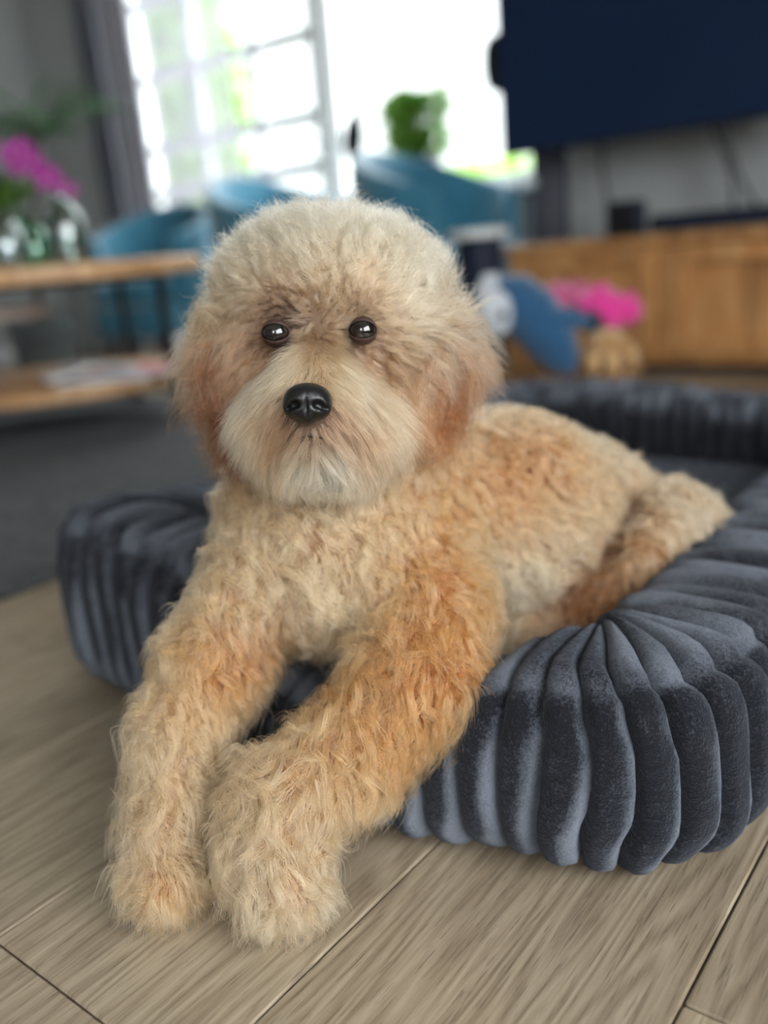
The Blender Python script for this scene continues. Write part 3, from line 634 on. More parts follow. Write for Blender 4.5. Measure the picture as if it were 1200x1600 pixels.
def hair_object(name, sel, parent, label=None):
    pts, col, rad = hp[sel]-DOGB.astype(np.float32), hc[sel], hrad[sel]; n, k, _ = pts.shape
    cu = bpy.data.hair_curves.new(name); cu.add_curves([k]*n)
    cu.attributes['position'].data.foreach_set('vector', pts.astype(np.float32).ravel())
    prof = np.array([1, 1, .95, .85, .7, .5, .15], np.float32)
    ra = cu.attributes.get('radius') or cu.attributes.new('radius', 'FLOAT', 'POINT')
    ra.data.foreach_set('value', (rad[:, None]*np.interp(np.linspace(0, 1, k), np.linspace(0, 1, 7), prof)[None]).astype(np.float32).ravel())
    ca = cu.attributes.new('coat_colour', 'FLOAT_COLOR', 'CURVE'); ca.data.foreach_set('color', np.concatenate([col, np.ones((n, 1))], 1).astype(np.float32).ravel())
    cu.materials.append(M['fur']); o = bpy.data.objects.new(name, cu); COL.objects.link(o); o.parent = parent; o['kind'] = 'stuff'
    if label: o['label'] = label
    return o
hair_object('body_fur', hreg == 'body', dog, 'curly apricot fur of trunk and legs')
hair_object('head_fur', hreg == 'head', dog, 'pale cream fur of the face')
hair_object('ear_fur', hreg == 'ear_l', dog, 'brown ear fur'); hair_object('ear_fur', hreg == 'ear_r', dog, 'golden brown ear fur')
# ================================================================ REST OF THE ROOM
# ---- rug
M['rug'] = mat('charcoal_rug', srgb(38, 40, 44), .95, .1, sheen=.1, noise=(48, srgb(74, 76, 80), 1.0), bump=(300, .8, .004))
rx0, rx1, ry0, ry1 = -4.3, -1.37, -.2, 2.30; nx, ny = 90, 90
g = np.stack(np.meshgrid(np.linspace(rx0, rx1, nx), np.linspace(ry0, ry1, ny), indexing='ij'), -1)
zz = np.minimum(.0132 + RNG.normal(0, .0012, (nx, ny)), .0146); zz[0] = zz[-1] = .004; zz[:, 0] = zz[:, -1] = .004
top = np.concatenate([g, zz[..., None]], -1).reshape(-1, 3)
fs = [(a*ny+b, (a+1)*ny+b, (a+1)*ny+b+1, a*ny+b+1) for a in range(nx-1) for b in range(ny-1)]
mb = MB().add(top, fs); mb.box((rx0, ry0, .0006), (rx1, ry1, .0042))
tag(mb.build('rug', M['rug']), 'large charcoal grey woven rug on the wooden floor', 'rug')

# ---- teal tub armchairs
M['teal'] = mat('teal_velvet', srgb(54, 116, 140), .8, .2, sheen=.5, noise=(9, srgb(44, 98, 122), .8), bump=(300, .2, .001))
M['leg'] = mat('dark_wood_leg', srgb(46, 34, 28), .5, .4, noise=(30, srgb(66, 48, 38), .7))
def make_chair():
    root = empty('armchair', (0, 0, 0)); A, B, th = .30, .30, .085
    n = 44; vs = []; m = 14
    for i in range(n+1):
        t = math.radians(-128 + 256*i/n); ztop = .64 + .17*(max(0, math.cos(t*.70)))**1.6; zb = .17
        c, s = math.sin(t), math.cos(t)                # back at +Y
        flare = .045
        prof = []
        for k in range(m):
            a = 2*math.pi*k/m; u = math.cos(a); w = math.sin(a)
            e = 2/5.0; uu = math.copysign(abs(u)**.55, u)*th/2; ww = math.copysign(abs(w)**e, w)
            z = (zb+ztop)/2 + ww*(ztop-zb)/2; f = (z-zb)/(ztop-zb); prof.append((uu + flare*f, z))
        endk = 1 if 0 < i < n else .6
        for u, z in prof: vs.append((c*(A-th/2+u*endk), s*(B-th/2+u*endk), z))
    fs = [(i*m+k, i*m+(k+1) % m, (i+1)*m+(k+1) % m, (i+1)*m+k) for i in range(n) for k in range(m)]
    fs += [tuple(range(m)), tuple(n*m+k for k in range(m))[::-1]]
    MB().add(vs, fs).build('backrest', M['teal'], root)
    MB().blob((0, -.04, .38), (.235, .26, .075), n=4.5, nu=32).build('seat_cushion', M['teal'], root)
    MB().blob((0, -.03, .24), (.25, .27, .085), n=6, nu=32).build('seat_base', M['teal'], root)
    for sx in (-1, 1):
        for sy in (-1, 1): MB().tube([(sx*.17, sy*.18, .18), (sx*.21, sy*.22, .0)], [.020, .011], 10).build('leg', M['leg'], root)
    return root
def copy_tree(o, parent=None):
    c = o.copy(); COL.objects.link(c)
    if parent: c.parent = parent
    for ch in list(o.children): copy_tree(ch, c)
    return c
ch0 = make_chair()
def place(o, p, face):                                  # face: world direction of the open side
    o.scale = (1.05, 1.05, 1.05); o.location = (float(p[0]), float(p[1]), .0); o.rotation_euler = (0, 0, math.atan2(face[1], face[0]) + math.pi/2)
RTh = np.array([RT[0], RT[1]])/np.hypot(RT[0], RT[1]); FWh = np.array([FW[0], FW[1]])/np.hypot(FW[0], FW[1])
grp = 'teal tub armchairs by the window'
chC = ch0; place(chC, at(688, 330, 3.58), RTh*.75-FWh*.65); tag(chC, 'teal tub armchair nearest the television, in front of the potted plant', 'armchair', grp)
chB = copy_tree(ch0); place(chB, at(440, 330, 4.25), RTh*.7-FWh*.7); tag(chB, 'teal tub armchair in the middle, before the glazed door with bars', 'armchair', grp)
chA = copy_tree(ch0); place(chA, at(240, 400, 4.75), -FWh*.9-RTh*.4); tag(chA, 'teal tub armchair farthest left, behind the round coffee table', 'armchair', grp)
for c_ in (chA, chB, chC):
    if rx0-.4 < c_.location.x < rx1+.4 and c_.location.y < ry1+.4: c_.location.z = .0150

chC.scale = (1.05, 1.05, 1.11); chB.scale.z = 1.12
# ---- coffee table with tiers
TC = np.array([-2.74, 1.70]); M['shelfwhite'] = mat('pale_shelf', srgb(214, 200, 190), .5, .3, noise=(8, srgb(200, 184, 172), .5))
ct = tag(empty('coffee_table', (TC[0], TC[1], .015)), 'round oak coffee table with black frame and a low oak shelf', 'coffee table')
def disc(r, z0, z1): return MB().lathe([(r-.01, z0), (r-.002, z0+.006), (r, (z0+z1)/2), (r-.002, z1-.006), (r-.01, z1)], n=56)
disc(.53, .475, .525).build('tabletop', M['tabletop'], ct)
disc(.44, .130, .170).build('lower_shelf', M['tabletop'], ct)
sh = MB().lathe([(.24, .375), (.25, .385), (.25, .397), (.24, .405)], org=(-.20, -.16, 0), n=40).build('small_shelf', M['shelfwhite'], ct)
for k in range(4):
    a = math.radians(20+90*k); c, s = math.cos(a), math.sin(a)
    MB().box((-.012, -.012, 0), (.012, .012, .476), Matrix.Rotation(a, 3, 'Z'), (c*.445, s*.445, 0)).build('leg', M['black'], ct, smooth=False, bevel=.002)
for z in (.115, .462): MB().box((-.45, -.012, z), (.45, .012, z+.0135), Matrix.Rotation(math.radians(20), 3, 'Z')).box((-.012, -.45, z), (.012, .45, z+.0135), Matrix.Rotation(math.radians(20), 3, 'Z')).build('crossbar', M['black'], ct, smooth=False)
LEGX = TC + np.array([math.cos(math.radians(20)), math.sin(math.radians(20))])*.445
ZT = .015+.5255; ZL = .015+.1705
def on_table(px, D, z): p = at(px, 400, D); return (float(p[0]), float(p[1]), z)
# magazines on the low shelf
M['paper'] = mat('magazine_paper', srgb(226, 226, 228), .5, .4, noise=(14, srgb(196, 200, 206), .6))
M['pinkprint'] = mat('pink_cover', srgb(206, 96, 120), .5, .4, noise=(25, srgb(232, 180, 188), .7)); M['blueprint'] = mat('blue_cover', srgb(92, 110, 140), .5, .4, noise=(18, srgb(180, 186, 196), .7))
def magazine(px, D, z, rz, m, label, sag=.0):
    p = at(px, 580, D); r = empty('magazine', (p[0], p[1], z), rz); tag(r, label, 'magazine', 'magazines on the low shelf')
    n = 9; vs = []
    for i in range(n):
        x = -.14+.28*i/(n-1); b = sag*(1-abs(x)/.14)**1.3
        for y in (-.105, .105): vs += [(x, y, .0005+b), (x, y, .009+b+.002*math.sin(i*.8))]
    fs = []
    for i in range(n-1):
        a, b = i*4, i*4+4; fs += [(a, a+2, b+2, b), (a+1, b+1, b+3, a+3), (a, b, b+1, a+1), (a+2, a+3, b+3, b+2)]
    fs += [(0, 1, 3, 2), ((n-1)*4, (n-1)*4+2, (n-1)*4+3, (n-1)*4+1)]
    MB().add(vs, fs).build('pages', M['paper'], r)
    vs2 = [(x, y, z_+.0012) for (x, y, z_) in vs]; cov = [(a*4+1, (a+1)*4+1, (a+1)*4+3, a*4+3) for a in range(n-1)]
    k = len(vs2); vs3 = vs2 + [(x, y, z_-.0009) for x, y, z_ in vs2]
    MB().add(vs3, cov + [tuple(k+q for q in f[::-1]) for f in cov]).build('cover', m, r)
magazine(170, 2.80, ZL, .75, M['blueprint'], 'open grey and blue magazine at the bottom of the pile on the low shelf')
magazine(212, 2.83, ZL+.0115, .45, M['pinkprint'], 'magazine with a pink cover on the low shelf')
magazine(140, 2.78, ZL+.023, 1.1, M['paper'], 'white magazine lying bent on top of the pile', .03)

# ---- vases and flowers on the table
def glass_mat(name, tint, gl): return thin_glass(name, tint, gl)
M['gclear'] = glass_mat('grey_green_glass', (.62, .72, .70, 1), .16); M['gmint'] = glass_mat('mint_glass', (.45, .80, .66, 1), .16); M['gpale'] = glass_mat('pale_glass', (.70, .80, .82, 1), .2)
def vase(px, D, prof, m, label, t=.003):
    p = on_table(px, D, ZT); inner = [(max(r-t, .0005), z+(.004 if i == 0 else 0)) for i, (r, z) in enumerate(prof)]
    o = MB().lathe([(.0001, 0)]+prof+inner[::-1]+[(.0001, .004)], n=32).build('glass_vase', m, loc=p); tag(o, label, 'vase', 'glass vases on the coffee table'); return p
vase(110, 2.66, [(.052, 0), (.060, .012), (.060, .115), (.050, .145), (.026, .172), (.021, .185), (.024, .200)], M['gclear'], 'tall grey green glass bottle vase under the purple orchid')
vase(58, 2.76, [(.040, 0), (.050, .02), (.047, .09), (.030, .115), (.034, .135)], M['gmint'], 'mint green glass vase between two paler glass vases')
vase(14, 2.66, [(.045, 0), (.058, .03), (.055, .10), (.034, .135), (.038, .150)], M['gpale'], 'pale round glass vase at the left end of the coffee table')
M['stem'] = mat('green_stem', srgb(70, 104, 52), .6, .3, noise=(40, srgb(50, 84, 40), .7)); M['leaf'] = mat('dark_green_leaf', srgb(38, 74, 40), .5, .4, noise=(20, srgb(62, 104, 58), .8)); M['leaf2'] = mat('fresh_green_leaf', srgb(92, 146, 52), .5, .4, noise=(20, srgb(150, 190, 84), .8))
M['petal'] = mat('purple_petal', srgb(178, 40, 160), .6, .3, sheen=.3, noise=(30, srgb(206, 84, 190), .8)); M['pot'] = mat('white_ceramic_pot', srgb(205, 208, 206), .4, .5, noise=(12, srgb(190, 194, 192), .6)); M['darkpot'] = mat('dark_pot', srgb(40, 46, 50), .5, .4, noise=(14, srgb(58, 64, 66), .6))
def leafshape(mb, base, tip, w, up, nseg=6, droop=0.0, thick=.0012, fold=.25):
    b, t = Vector(base), Vector(tip); ax = t-b; L_ = ax.length; side = ax.cross(Vector(up)).normalized(); nr = side.cross(ax).normalized(); v = []
    for i in range(nseg+1):
        f = i/nseg; ww = w*math.sin(math.pi*min(1, .08+f*.92))**.8; c = b+ax*f+Vector((0, 0, -droop*f*f*L_))
        for sgn in (-1, 0, 1):
            for q in (0, 1): v.append(c+side*sgn*ww+nr*(abs(sgn)*ww*fold-(thick if q else 0)))
    fs = []
    for i in range(nseg):
        a, c = i*6, i*6+6
        fs += [(a, a+2, c+2, c), (a+2, a+4, c+4, c+2), (a+1, c+1, c+3, a+3), (a+3, c+3, c+5, a+5), (a, c, c+1, a+1), (a+4, a+5, c+5, c+4)]
    mb.add(v, fs); return mb
def glow(m, k=.4):                                       # thin leaves let light through
    N = m.node_tree.nodes; L = m.node_tree.links; p = N['Principled BSDF']; t = N.new('ShaderNodeBsdfTranslucent'); x = N.new('ShaderNodeMixShader'); x.inputs[0].default_value = k
    src = p.inputs['Base Color'].links[0].from_socket; L.new(src, t.inputs[0]); L.new(p.outputs[0], x.inputs[1]); L.new(t.outputs[0], x.inputs[2]); L.new(x.outputs[0], N['Material Output'].inputs[0])
glow(M['leaf2'], .5); glow(M['petal'], .3)
# orchid: standing in a pot at the back of the table, the spray arching over
ob_ = on_table(30, 2.92, ZT); oc = tag(empty('orchid', ob_), 'potted orchid with an arching spray of purple flowers', 'orchid'); ob_ = np.array(ob_)
MB().lathe([(.0001, 0), (.042, 0), (.056, .10), (.058, .112), (.052, .112), (.050, .095), (.0001, .09)]).build('pot', M['pot'], oc)
spray = [at(34, 395, 2.92), at(20, 320, 2.92), at(6, 250, 2.90), at(22, 228, 2.88), at(50, 246, 2.86), at(76, 270, 2.84), at(100, 288, 2.82), at(120, 302, 2.80)]
MB().tube([V(p-ob_) for p in spray], .003, 8).build('flower_stem', M['stem'], oc)
for k, (px, py, D, sz) in enumerate([(16, 240, 2.84, .040), (36, 236, 2.83, .045), (52, 256, 2.82, .043), (64, 266, 2.85, .036), (72, 282, 2.79, .036), (84, 274, 2.82, .030), (98, 294, 2.78, .030), (112, 298, 2.79, .026), (28, 262, 2.84, .036)]):
    c = at(px, py, D)-ob_; mb = MB()
    for j in range(5):
        a = 2*math.pi*j/5+k*.5; d = RT*math.cos(a)+UP*math.sin(a)-FW*.2; leafshape(mb, c, c+d*sz, sz*.42, -FW, 4)
    f = mb.build('flower', M['petal'], oc); MB().blob(V(c-FW*.006), (.007, .007, .007), nu=10, nv=6).build('flower_centre', M['shelfwhite'], f)
for k in range(6):
    a = k*1.05; mb = MB(); leafshape(mb, (0, 0, .1), (math.cos(a)*.16, math.sin(a)*.16, .15+.03*(k % 3)), .032, (0, 0, 1), 6, .3); mb.build('leaf', M['leaf'], oc)
# bushy green plant behind the orchid
bp_ = on_table(12, 3.22, ZT); bs = tag(empty('leafy_plant', bp_), 'bushy green house plant behind the purple orchid', 'plant')
MB().lathe([(.0001, 0), (.05, 0), (.065, .10), (.06, .10), (.055, .085), (.0001, .08)]).build('pot', M['darkpot'], bs)
for k in range(46):
    a, r, h = RNG.uniform(0, 6.28), RNG.uniform(.03, .16), RNG.uniform(.12, .42); b = (math.cos(a)*r*.5, math.sin(a)*r*.5, h*.6); t = (math.cos(a)*(r+.05), math.sin(a)*(r+.05), h)
    mb = MB().tube([(0, 0, .08), b], .0018, 5); mb.build('stem', M['stem'], bs); leafshape(MB(), b, t, .024, (0, 0, 1), 4, .3).build('leaf', M['leaf'] if k % 3 else M['leaf2'], bs)
# ---- palm in a floor pot
M['greypot'] = mat('grey_planter', srgb(104, 110, 112), .6, .3, noise=(10, srgb(88, 94, 96), .7))
pb = at(30, 330, 4.35); pb[2] = 0.0
pm = tag(empty('potted_palm', (pb[0], pb[1], .0)), 'tall dark green palm in a floor pot by the grey wall', 'plant'); crown = at(60, 215, 4.35)-pb
MB().lathe([(.0001, 0), (.13, 0), (.17, .30), (.175, .32), (.16, .32), (.155, .28), (.0001, .27)]).build('pot', M['greypot'], pm)
MB().tube([(0, 0, .25), (.01, .02, .6), V(crown)], [.022, .018, .014], 10).build('trunk', M['leg'], pm)
for k in range(13):
    a = 2*math.pi*k/13+.3; out = np.array([math.cos(a), math.sin(a), 0]); L_ = RNG.uniform(.42, .60); el = RNG.uniform(.5, 1.3)
    pts = [crown + out*L_*f*math.cos(el*(1-.2*f)) + np.array([0, 0, 1])*(L_*f*math.sin(el) - .42*f*f*L_) for f in np.linspace(0, 1, 9)]
    mb = MB().tube([V(p) for p in pts], [.005-.0004*i for i in range(9)], 6)
    for i in range(2, 9):
        for s_ in (-1, 1):
            sd = np.array([-out[1], out[0], 0])*s_; tip = pts[i]+sd*.13*(1.1-.07*i)+out*.09+np.array([0, 0, -.05]); leafshape(mb, pts[i], tip, .009, (0, 0, 1), 3, .15)
    mb.build('frond', M['leaf'], pm)

# ---- curtains
M['drape'] = mat('grey_drape', srgb(92, 94, 104), .9, .15, sheen=.3, noise=(60, srgb(80, 82, 92), .7), bump=(400, .3, .001))
M['drape2'] = mat('pale_grey_drape', srgb(160, 158, 168), .9, .15, sheen=.3, noise=(60, srgb(146, 146, 156), .7), bump=(400, .3, .001))
def sheer_mat():
    m = bpy.data.materials.new('sheer_voile'); m.use_nodes = True; N = m.node_tree.nodes; L = m.node_tree.links; N.clear()
    o = N.new('ShaderNodeOutputMaterial'); t = N.new('ShaderNodeBsdfTransparent'); d = N.new('ShaderNodeBsdfDiffuse'); r = N.new('ShaderNodeBsdfTranslucent')
    d.inputs[0].default_value = srgb(196, 194, 206); r.inputs[0].default_value = srgb(196, 194, 206)
    tc = N.new('ShaderNodeTexCoord'); n = N.new('ShaderNodeTexNoise'); n.inputs['Scale'].default_value = 500; L.new(tc.outputs['Object'], n.inputs['Vector'])
    mr = N.new('ShaderNodeMapRange'); mr.inputs[3].default_value = .30; mr.inputs[4].default_value = .50; L.new(n.outputs['Fac'], mr.inputs[0])
    a = N.new('ShaderNodeMixShader'); a.inputs[0].default_value = .5; L.new(d.outputs[0], a.inputs[1]); L.new(r.outputs[0], a.inputs[2])
    b = N.new('ShaderNodeMixShader'); L.new(mr.outputs[0], b.inputs[0]); L.new(t.outputs[0], b.inputs[1]); L.new(a.outputs[0], b.inputs[2]); L.new(b.outputs[0], o.inputs[0]); return m
M['sheer'] = sheer_mat()
def curtain(name, x0, x1, y, fold, amp, m, thick, label):
    n = max(24, int((x1-x0)/fold*12)); zs = np.linspace(.03, 2.80, 9); vs = []
    for z in zs:
        for i in range(n+1):
            x = x0+(x1-x0)*i/n; ph = (x-x0)/fold*2*math.pi; k = .75+.25*(1-z/2.80)
            vs.append((x+.01*math.sin(ph*.5+z), y+amp*k*math.sin(ph+.5*math.sin(z*1.3)), z))
    K = len(vs); vs += [(a, b-thick, c) for a, b, c in vs]; w = n+1; fs = []
    for j in range(len(zs)-1):
        for i in range(n):
            q = (j*w+i, j*w+i+1, (j+1)*w+i+1, (j+1)*w+i); fs += [q, tuple(K+e for e in q[::-1])]
        fs += [(j*w, (j+1)*w, K+(j+1)*w, K+j*w), (j*w+n, K+j*w+n, K+(j+1)*w+n, (j+1)*w+n)]
    for i in range(n): fs += [(i, K+i, K+i+1, i+1), ((len(zs)-1)*w+i, (len(zs)-1)*w+i+1, K+(len(zs)-1)*w+i+1, K+(len(zs)-1)*w+i)]
    return tag(MB().add(vs, fs).build(name, m), label, 'curtain')
curtain('drape', -4.98, -4.74, 3.62, .085, .030, M['drape'], .004, 'dark grey drape at the far left, beside the grey wall')
curtain('drape', -4.72, -4.44, 3.62, .10, .028, M['drape2'], .004, 'paler grey drape between the dark drape and the sheer curtain')
curtain('sheer_curtain', -4.42, -3.72, 3.64, .075, .018, M['sheer'], .002, 'sheer white curtain hanging over the glazed door')
curtain('drape', -1.97, -1.78, 3.62, .07, .028, M['drape'], .004, 'narrow grey drape below the left corner of the television')
rail = tag(empty('curtain_rail', (-3.4, 3.62, 2.82)), 'slim black curtain rail above the windows', 'curtain rail')
MB().tube([(-1.75, 0, 0), (1.75, 0, 0)], .011, 12).build('rod', M['black'], rail)
for x in (-1.6, 0, 1.6): MB().box((x-.01, -.01, -.012), (x+.01, .128, .012)).build('bracket', M['black'], rail, smooth=False)

# ---- television on its wall arm
CH_TOP = .475
M['screen'] = mat('navy_reflection_screen', srgb(16, 36, 66), .30, .3, noise=(2, srgb(12, 28, 56), .5)); M['bezel'] = mat('black_bezel', srgb(14, 16, 22), .4, .4, bump=(300, .05, .0003))  # navy base colour stands for a reflection in the screen
tv = tag(empty('television', (-1.30, 3.32, 1.17)), 'large flat television on the grey wall, dark screen with painted navy reflection', 'television')
MB().box((-.615, -.018, -.355), (.615, .022, .355)).build('casing', M['bezel'], tv, smooth=False, bevel=.006)
MB().box((-.607, -.0205, -.343), (.607, -.0178, .347)).build('screen', M['screen'], tv, smooth=False)
MB().box((-.22, .022, -.2), (.22, .055, .2)).build('rear_housing', M['bezel'], tv, smooth=False, bevel=.012)
MB().box((-.03, .05, -.03), (.03, .425, .03)).build('wall_arm', M['black'], tv, smooth=False, bevel=.004); MB().box((-.12, .415, -.16), (.12, .4295, .16)).build('wall_plate', M['black'], tv, smooth=False, bevel=.003)
for k, (a, b) in enumerate((((940, 225), (968, 340)), ((1112, 195), (1142, 345)), ((1130, 193), (1200, 330)))):
    p0, p1 = np.array(at(*a, 3.15)), np.array(at(*b, 3.1)); d0_ = at(*a, 1)-CAM; d1_ = at(*b, 1)-CAM
    p0 = CAM+d0_*(3.46/d0_[1]); p1 = CAM+d1_*(3.50/d1_[1]); p1[2] = CH_TOP+.0075
    pts = [V(p0+(p1-p0)*f+np.array([.03*math.sin(math.pi*f)*(1 if k % 2 else -1), .02*math.sin(math.pi*f), .10*(1-f)**3 if False else 0])) for f in np.linspace(0, 1, 9)]
    pts = [Vector((pts[0].x, 3.35, pts[0].z+.20)), pts[0]+Vector((0, 0, .10))] + pts
    tag(MB().tube(pts, .007, 8).build('tv_cable', M['black']), ['black cable hanging left below the television', 'black cable hanging in the middle below the television', 'black cable sagging to the right below the television'][k], 'cable', 'television cables')
# something dark and rounded that shows past the television's left edge
pz = at(772, 100, 3.1); dd = pz-CAM; pz = CAM+dd*(3.42/dd[1])
sp = tag(empty('dark_rounded_shape', (pz[0]+.02, 3.42, pz[2])), 'dark rounded shape showing past the left edge of the television', 'unknown')
MB().blob((0, 0, 0), (.060, .05, .11), n=2.6, nu=28).build('casing', M['bezel'], sp); MB().box((-.02, .03, -.02), (.02, .3295, .02)).build('bracket', M['black'], sp, smooth=False, bevel=.003)

# ---- oak television cabinet
cb = tag(empty('tv_cabinet', (-1.82, 3.12, 0)), 'low oak television cabinet with panelled doors along the wall', 'cabinet'); CW, CDp, CH = 2.10, .44, .475
def cbox(nm, lo_, hi_, m=None, par=None, bv=.004, rot=False):
    # keep the grain along the longest side: model along Y, then turn
    lo_, hi_ = Vector(lo_), Vector(hi_); c = (lo_+hi_)/2; s_ = hi_-lo_; ax = max(range(3), key=lambda a: s_[a])
    R = {0: Matrix.Rotation(-math.pi/2, 3, 'Z'), 1: Matrix.Identity(3), 2: Matrix.Rotation(math.pi/2, 3, 'X')}[ax]
    e = R.inverted() @ s_; e = Vector((abs(e.x), abs(e.y), abs(e.z)))/2
    o = MB().box(tuple(-e), tuple(e)).build(nm, m or M['cab'], par or cb, smooth=False, bevel=bv); o.location = c; o.rotation_euler = R.to_euler(); return o
cbox('top', (-.015, -.02, CH-.035), (CW+.015, CDp, CH)); cbox('side_panel', (0, 0, .03), (.03, CDp, CH-.035)); cbox('side_panel', (CW-.03, 0, .03), (CW, CDp, CH-.035))
cbox('bottom_panel', (.03, .012, .03), (CW-.03, CDp, .06)); cbox('back_panel', (.03, CDp-.015, .06), (CW-.03, CDp, CH-.035)); cbox('plinth', (.02, .03, .0), (CW-.02, CDp-.03, .03), M['black'])
for x in (.63, 1.36): cbox('divider', (x-.02, .004, .06), (x+.02, CDp-.02, CH-.035))
for a, b in ((.03, .61), (.65, 1.34), (1.38, CW-.03)):
    d = cbox('door', (a+.005, .016, .066), (b-.005, .030, CH-.041), bv=.002); z0, z1 = .066, CH-.041
    inv = d.matrix_basis.inverted()
    for lo_, hi_ in (((a+.004, -.006, z0), (a+.064, .016, z1)), ((b-.064, -.006, z0), (b-.004, .016, z1)), ((a+.064, -.006, z0), (b-.064, .016, z0+.055)), ((a+.064, -.006, z1-.055), (b-.064, .016, z1))):
        r_ = cbox('door_frame', lo_, hi_, par=d, bv=.003); r_.matrix_parent_inverse = inv
M['navy'] = mat('navy_plastic', srgb(20, 30, 50), .5, .4, bump=(200, .05, .0004))
p_ = at(978, 345, 3.2); dd = p_-CAM; p_ = CAM+dd*(3.24/dd[1])
bx_ = tag(empty('media_box', (p_[0], 3.24, CH)), 'small dark box on the cabinet at the end of the soundbar', 'media box')
MB().box((-.062, -.045, .0), (.062, .045, .125)).build('casing', M['navy'], bx_, smooth=False, bevel=.012, segs=3); MB().box((-.05, -.0475, .012), (.05, -.0445, .113)).build('front_panel', M['bezel'], bx_, smooth=False, bevel=.001)
sb = tag(empty('soundbar', (-.82, 3.26, CH)), 'long black soundbar on the cabinet under the television', 'soundbar')
MB().box((-.46, -.05, .006), (.46, .05, .066)).build('casing', M['bezel'], sb, smooth=False, bevel=.014, segs=3); MB().box((-.44, -.0525, .014), (.44, -.0495, .058)).build('grille', M['navy'], sb, smooth=False)
for x in (-.38, .38): MB().lathe([(.012, 0), (.012, .008)], org=(x, 0, 0), n=12).build('foot', M['black'], sb)

# ---- slim black pedestal with a pale top
q = at(748, 372, 2.72); pd_ = tag(empty('pedestal', (q[0], q[1], 0)), 'slim black pedestal with a pale round top beside the oak cabinet', 'side table')
MB().lathe([(.0001, 0), (.085, 0), (.085, .015), (.072, .02), (.070, .50), (.074, .512), (.0001, .512)]).build('column', M['navy'], pd_)
MB().lathe([(.0001, .5125), (.088, .5125), (.093, .52), (.093, .533), (.088, .54), (.0001, .54)]).build('top', M['pot'], pd_)

# ---- toy basket with soft toys
tb = at(868, 560, 2.50); tb[2] = 0
M['wicker'] = mat('woven_basket', srgb(172, 134, 92), .8, .2, noise=(90, srgb(132, 96, 60), .8), bump=(160, .6, .004)); M['tblue'] = mat('blue_plush', srgb(48, 92, 130), .95, .1, sheen=.5, noise=(60, srgb(38, 76, 110), .8), bump=(350, .7, .003))
M['twhite'] = mat('white_plush', srgb(206, 210, 218), .95, .1, sheen=.4, noise=(60, srgb(184, 190, 200), .7), bump=(350, .7, .003)); M['tpink'] = mat('pink_plush', srgb(236, 62, 158), .95, .1, sheen=.5, noise=(50, srgb(206, 60, 132), .8), bump=(350, .7, .003))
M['tpink2'] = mat('dusky_pink_plush', srgb(176, 62, 112), .95, .1, sheen=.4, noise=(50, srgb(210, 110, 150), .8), bump=(350, .7, .003)); M['tbeige'] = mat('beige_plush', srgb(206, 168, 120), .95, .1, sheen=.4, noise=(28, srgb(150, 108, 66), .9), bump=(350, .7, .003)); M['tdark'] = mat('dark_plush', srgb(34, 42, 60), .95, .1, sheen=.3, noise=(60, srgb(24, 30, 44), .8), bump=(350, .7, .003))
bk = tag(empty('toy_basket', (tb[0], tb[1], 0)), 'woven tan basket full of soft toys behind the dog bed', 'basket')
MB().lathe([(.0001, 0), (.19, 0), (.205, .02), (.215, .13), (.222, .14), (.205, .14), (.195, .125), (.188, .02), (.0001, .015)], n=48, wob=lambda a, z: 1+.012*math.sin(a*24+z*140)).build('body', M['wicker'], bk)
for s_ in (-1, 1): MB().tube([(s_*.216, -.05, .12), (s_*.235, -.04, .165), (s_*.235, .04, .165), (s_*.216, .05, .12)], .009, 8).build('handle', M['wicker'], bk)
def toy(name, label, D, px, py, grp='soft toys in the basket'):
    p = at(px, py, D); e = empty(name, p); return tag(e, label, 'soft toy', grp), p
def tube_px(mb, org, pts, rad, n=14): return mb.tube([V(at(*q)-org) for q in pts], rad, n)
t, o_ = toy('plush_whale', 'blue soft toy with a white face and belly, hanging over the basket edge', 2.42, 830, 520)
tube_px(MB(), o_, [(775, 455, 2.42), (800, 462, 2.42), (830, 492, 2.41), (860, 530, 2.40), (882, 565, 2.39), (895, 580, 2.40)], [.045, .068, .080, .074, .050, .018], 18).build('body', M['tblue'], t)
MB().blob(V(at(772, 490, 2.38)-o_), (.052, .05, .065), nu=18).build('face', M['twhite'], t); MB().blob(V(at(786, 492, 2.325)-o_), (.012, .012, .012), nu=12, nv=8).build('eye', M['tdark'], t)
tube_px(MB(), o_, [(850, 500, 2.36), (890, 498, 2.36), (925, 505, 2.37)], [.036, .030, .010]).build('flipper', M['tblue'], t); tube_px(MB(), o_, [(775, 450, 2.42), (762, 448, 2.42), (746, 462, 2.42)], [.04, .036, .012]).build('snout', M['twhite'], t)
t, o_ = toy('plush_pig', 'bright pink soft toy lying on top of the basket', 2.50, 945, 480)
MB().blob(V(at(935, 482, 2.50)-o_), (.085, .07, .058), nu=24, wob=.06).build('body', M['tpink'], t); MB().blob(V(at(978, 486, 2.48)-o_), (.046, .045, .042), nu=18, wob=.05).build('head', M['tpink'], t)
for px, py in ((985, 462), (940, 448)): tube_px(MB(), o_, [(px-8, py+10, 2.47), (px, py, 2.46), (px+8, py-6, 2.46)], [.018, .014, .004], 10).build('ear', M['tpink'], t)
for px, py in ((925, 512), (955, 515)): tube_px(MB(), o_, [(px, py-18, 2.46), (px, py, 2.45)], [.024, .018], 10).build('leg', M['tpink'], t)
t, o_ = toy('plush_bear', 'dusky pink soft toy tucked behind the blue one', 2.56, 875, 465)
MB().blob(V(at(872, 468, 2.57)-o_), (.060, .06, .050), nu=20, wob=.06).build('body', M['tpink2'], t); MB().blob(V(at(905, 458, 2.58)-o_), (.034, .034, .032), nu=16, wob=.05).build('head', M['tpink2'], t)
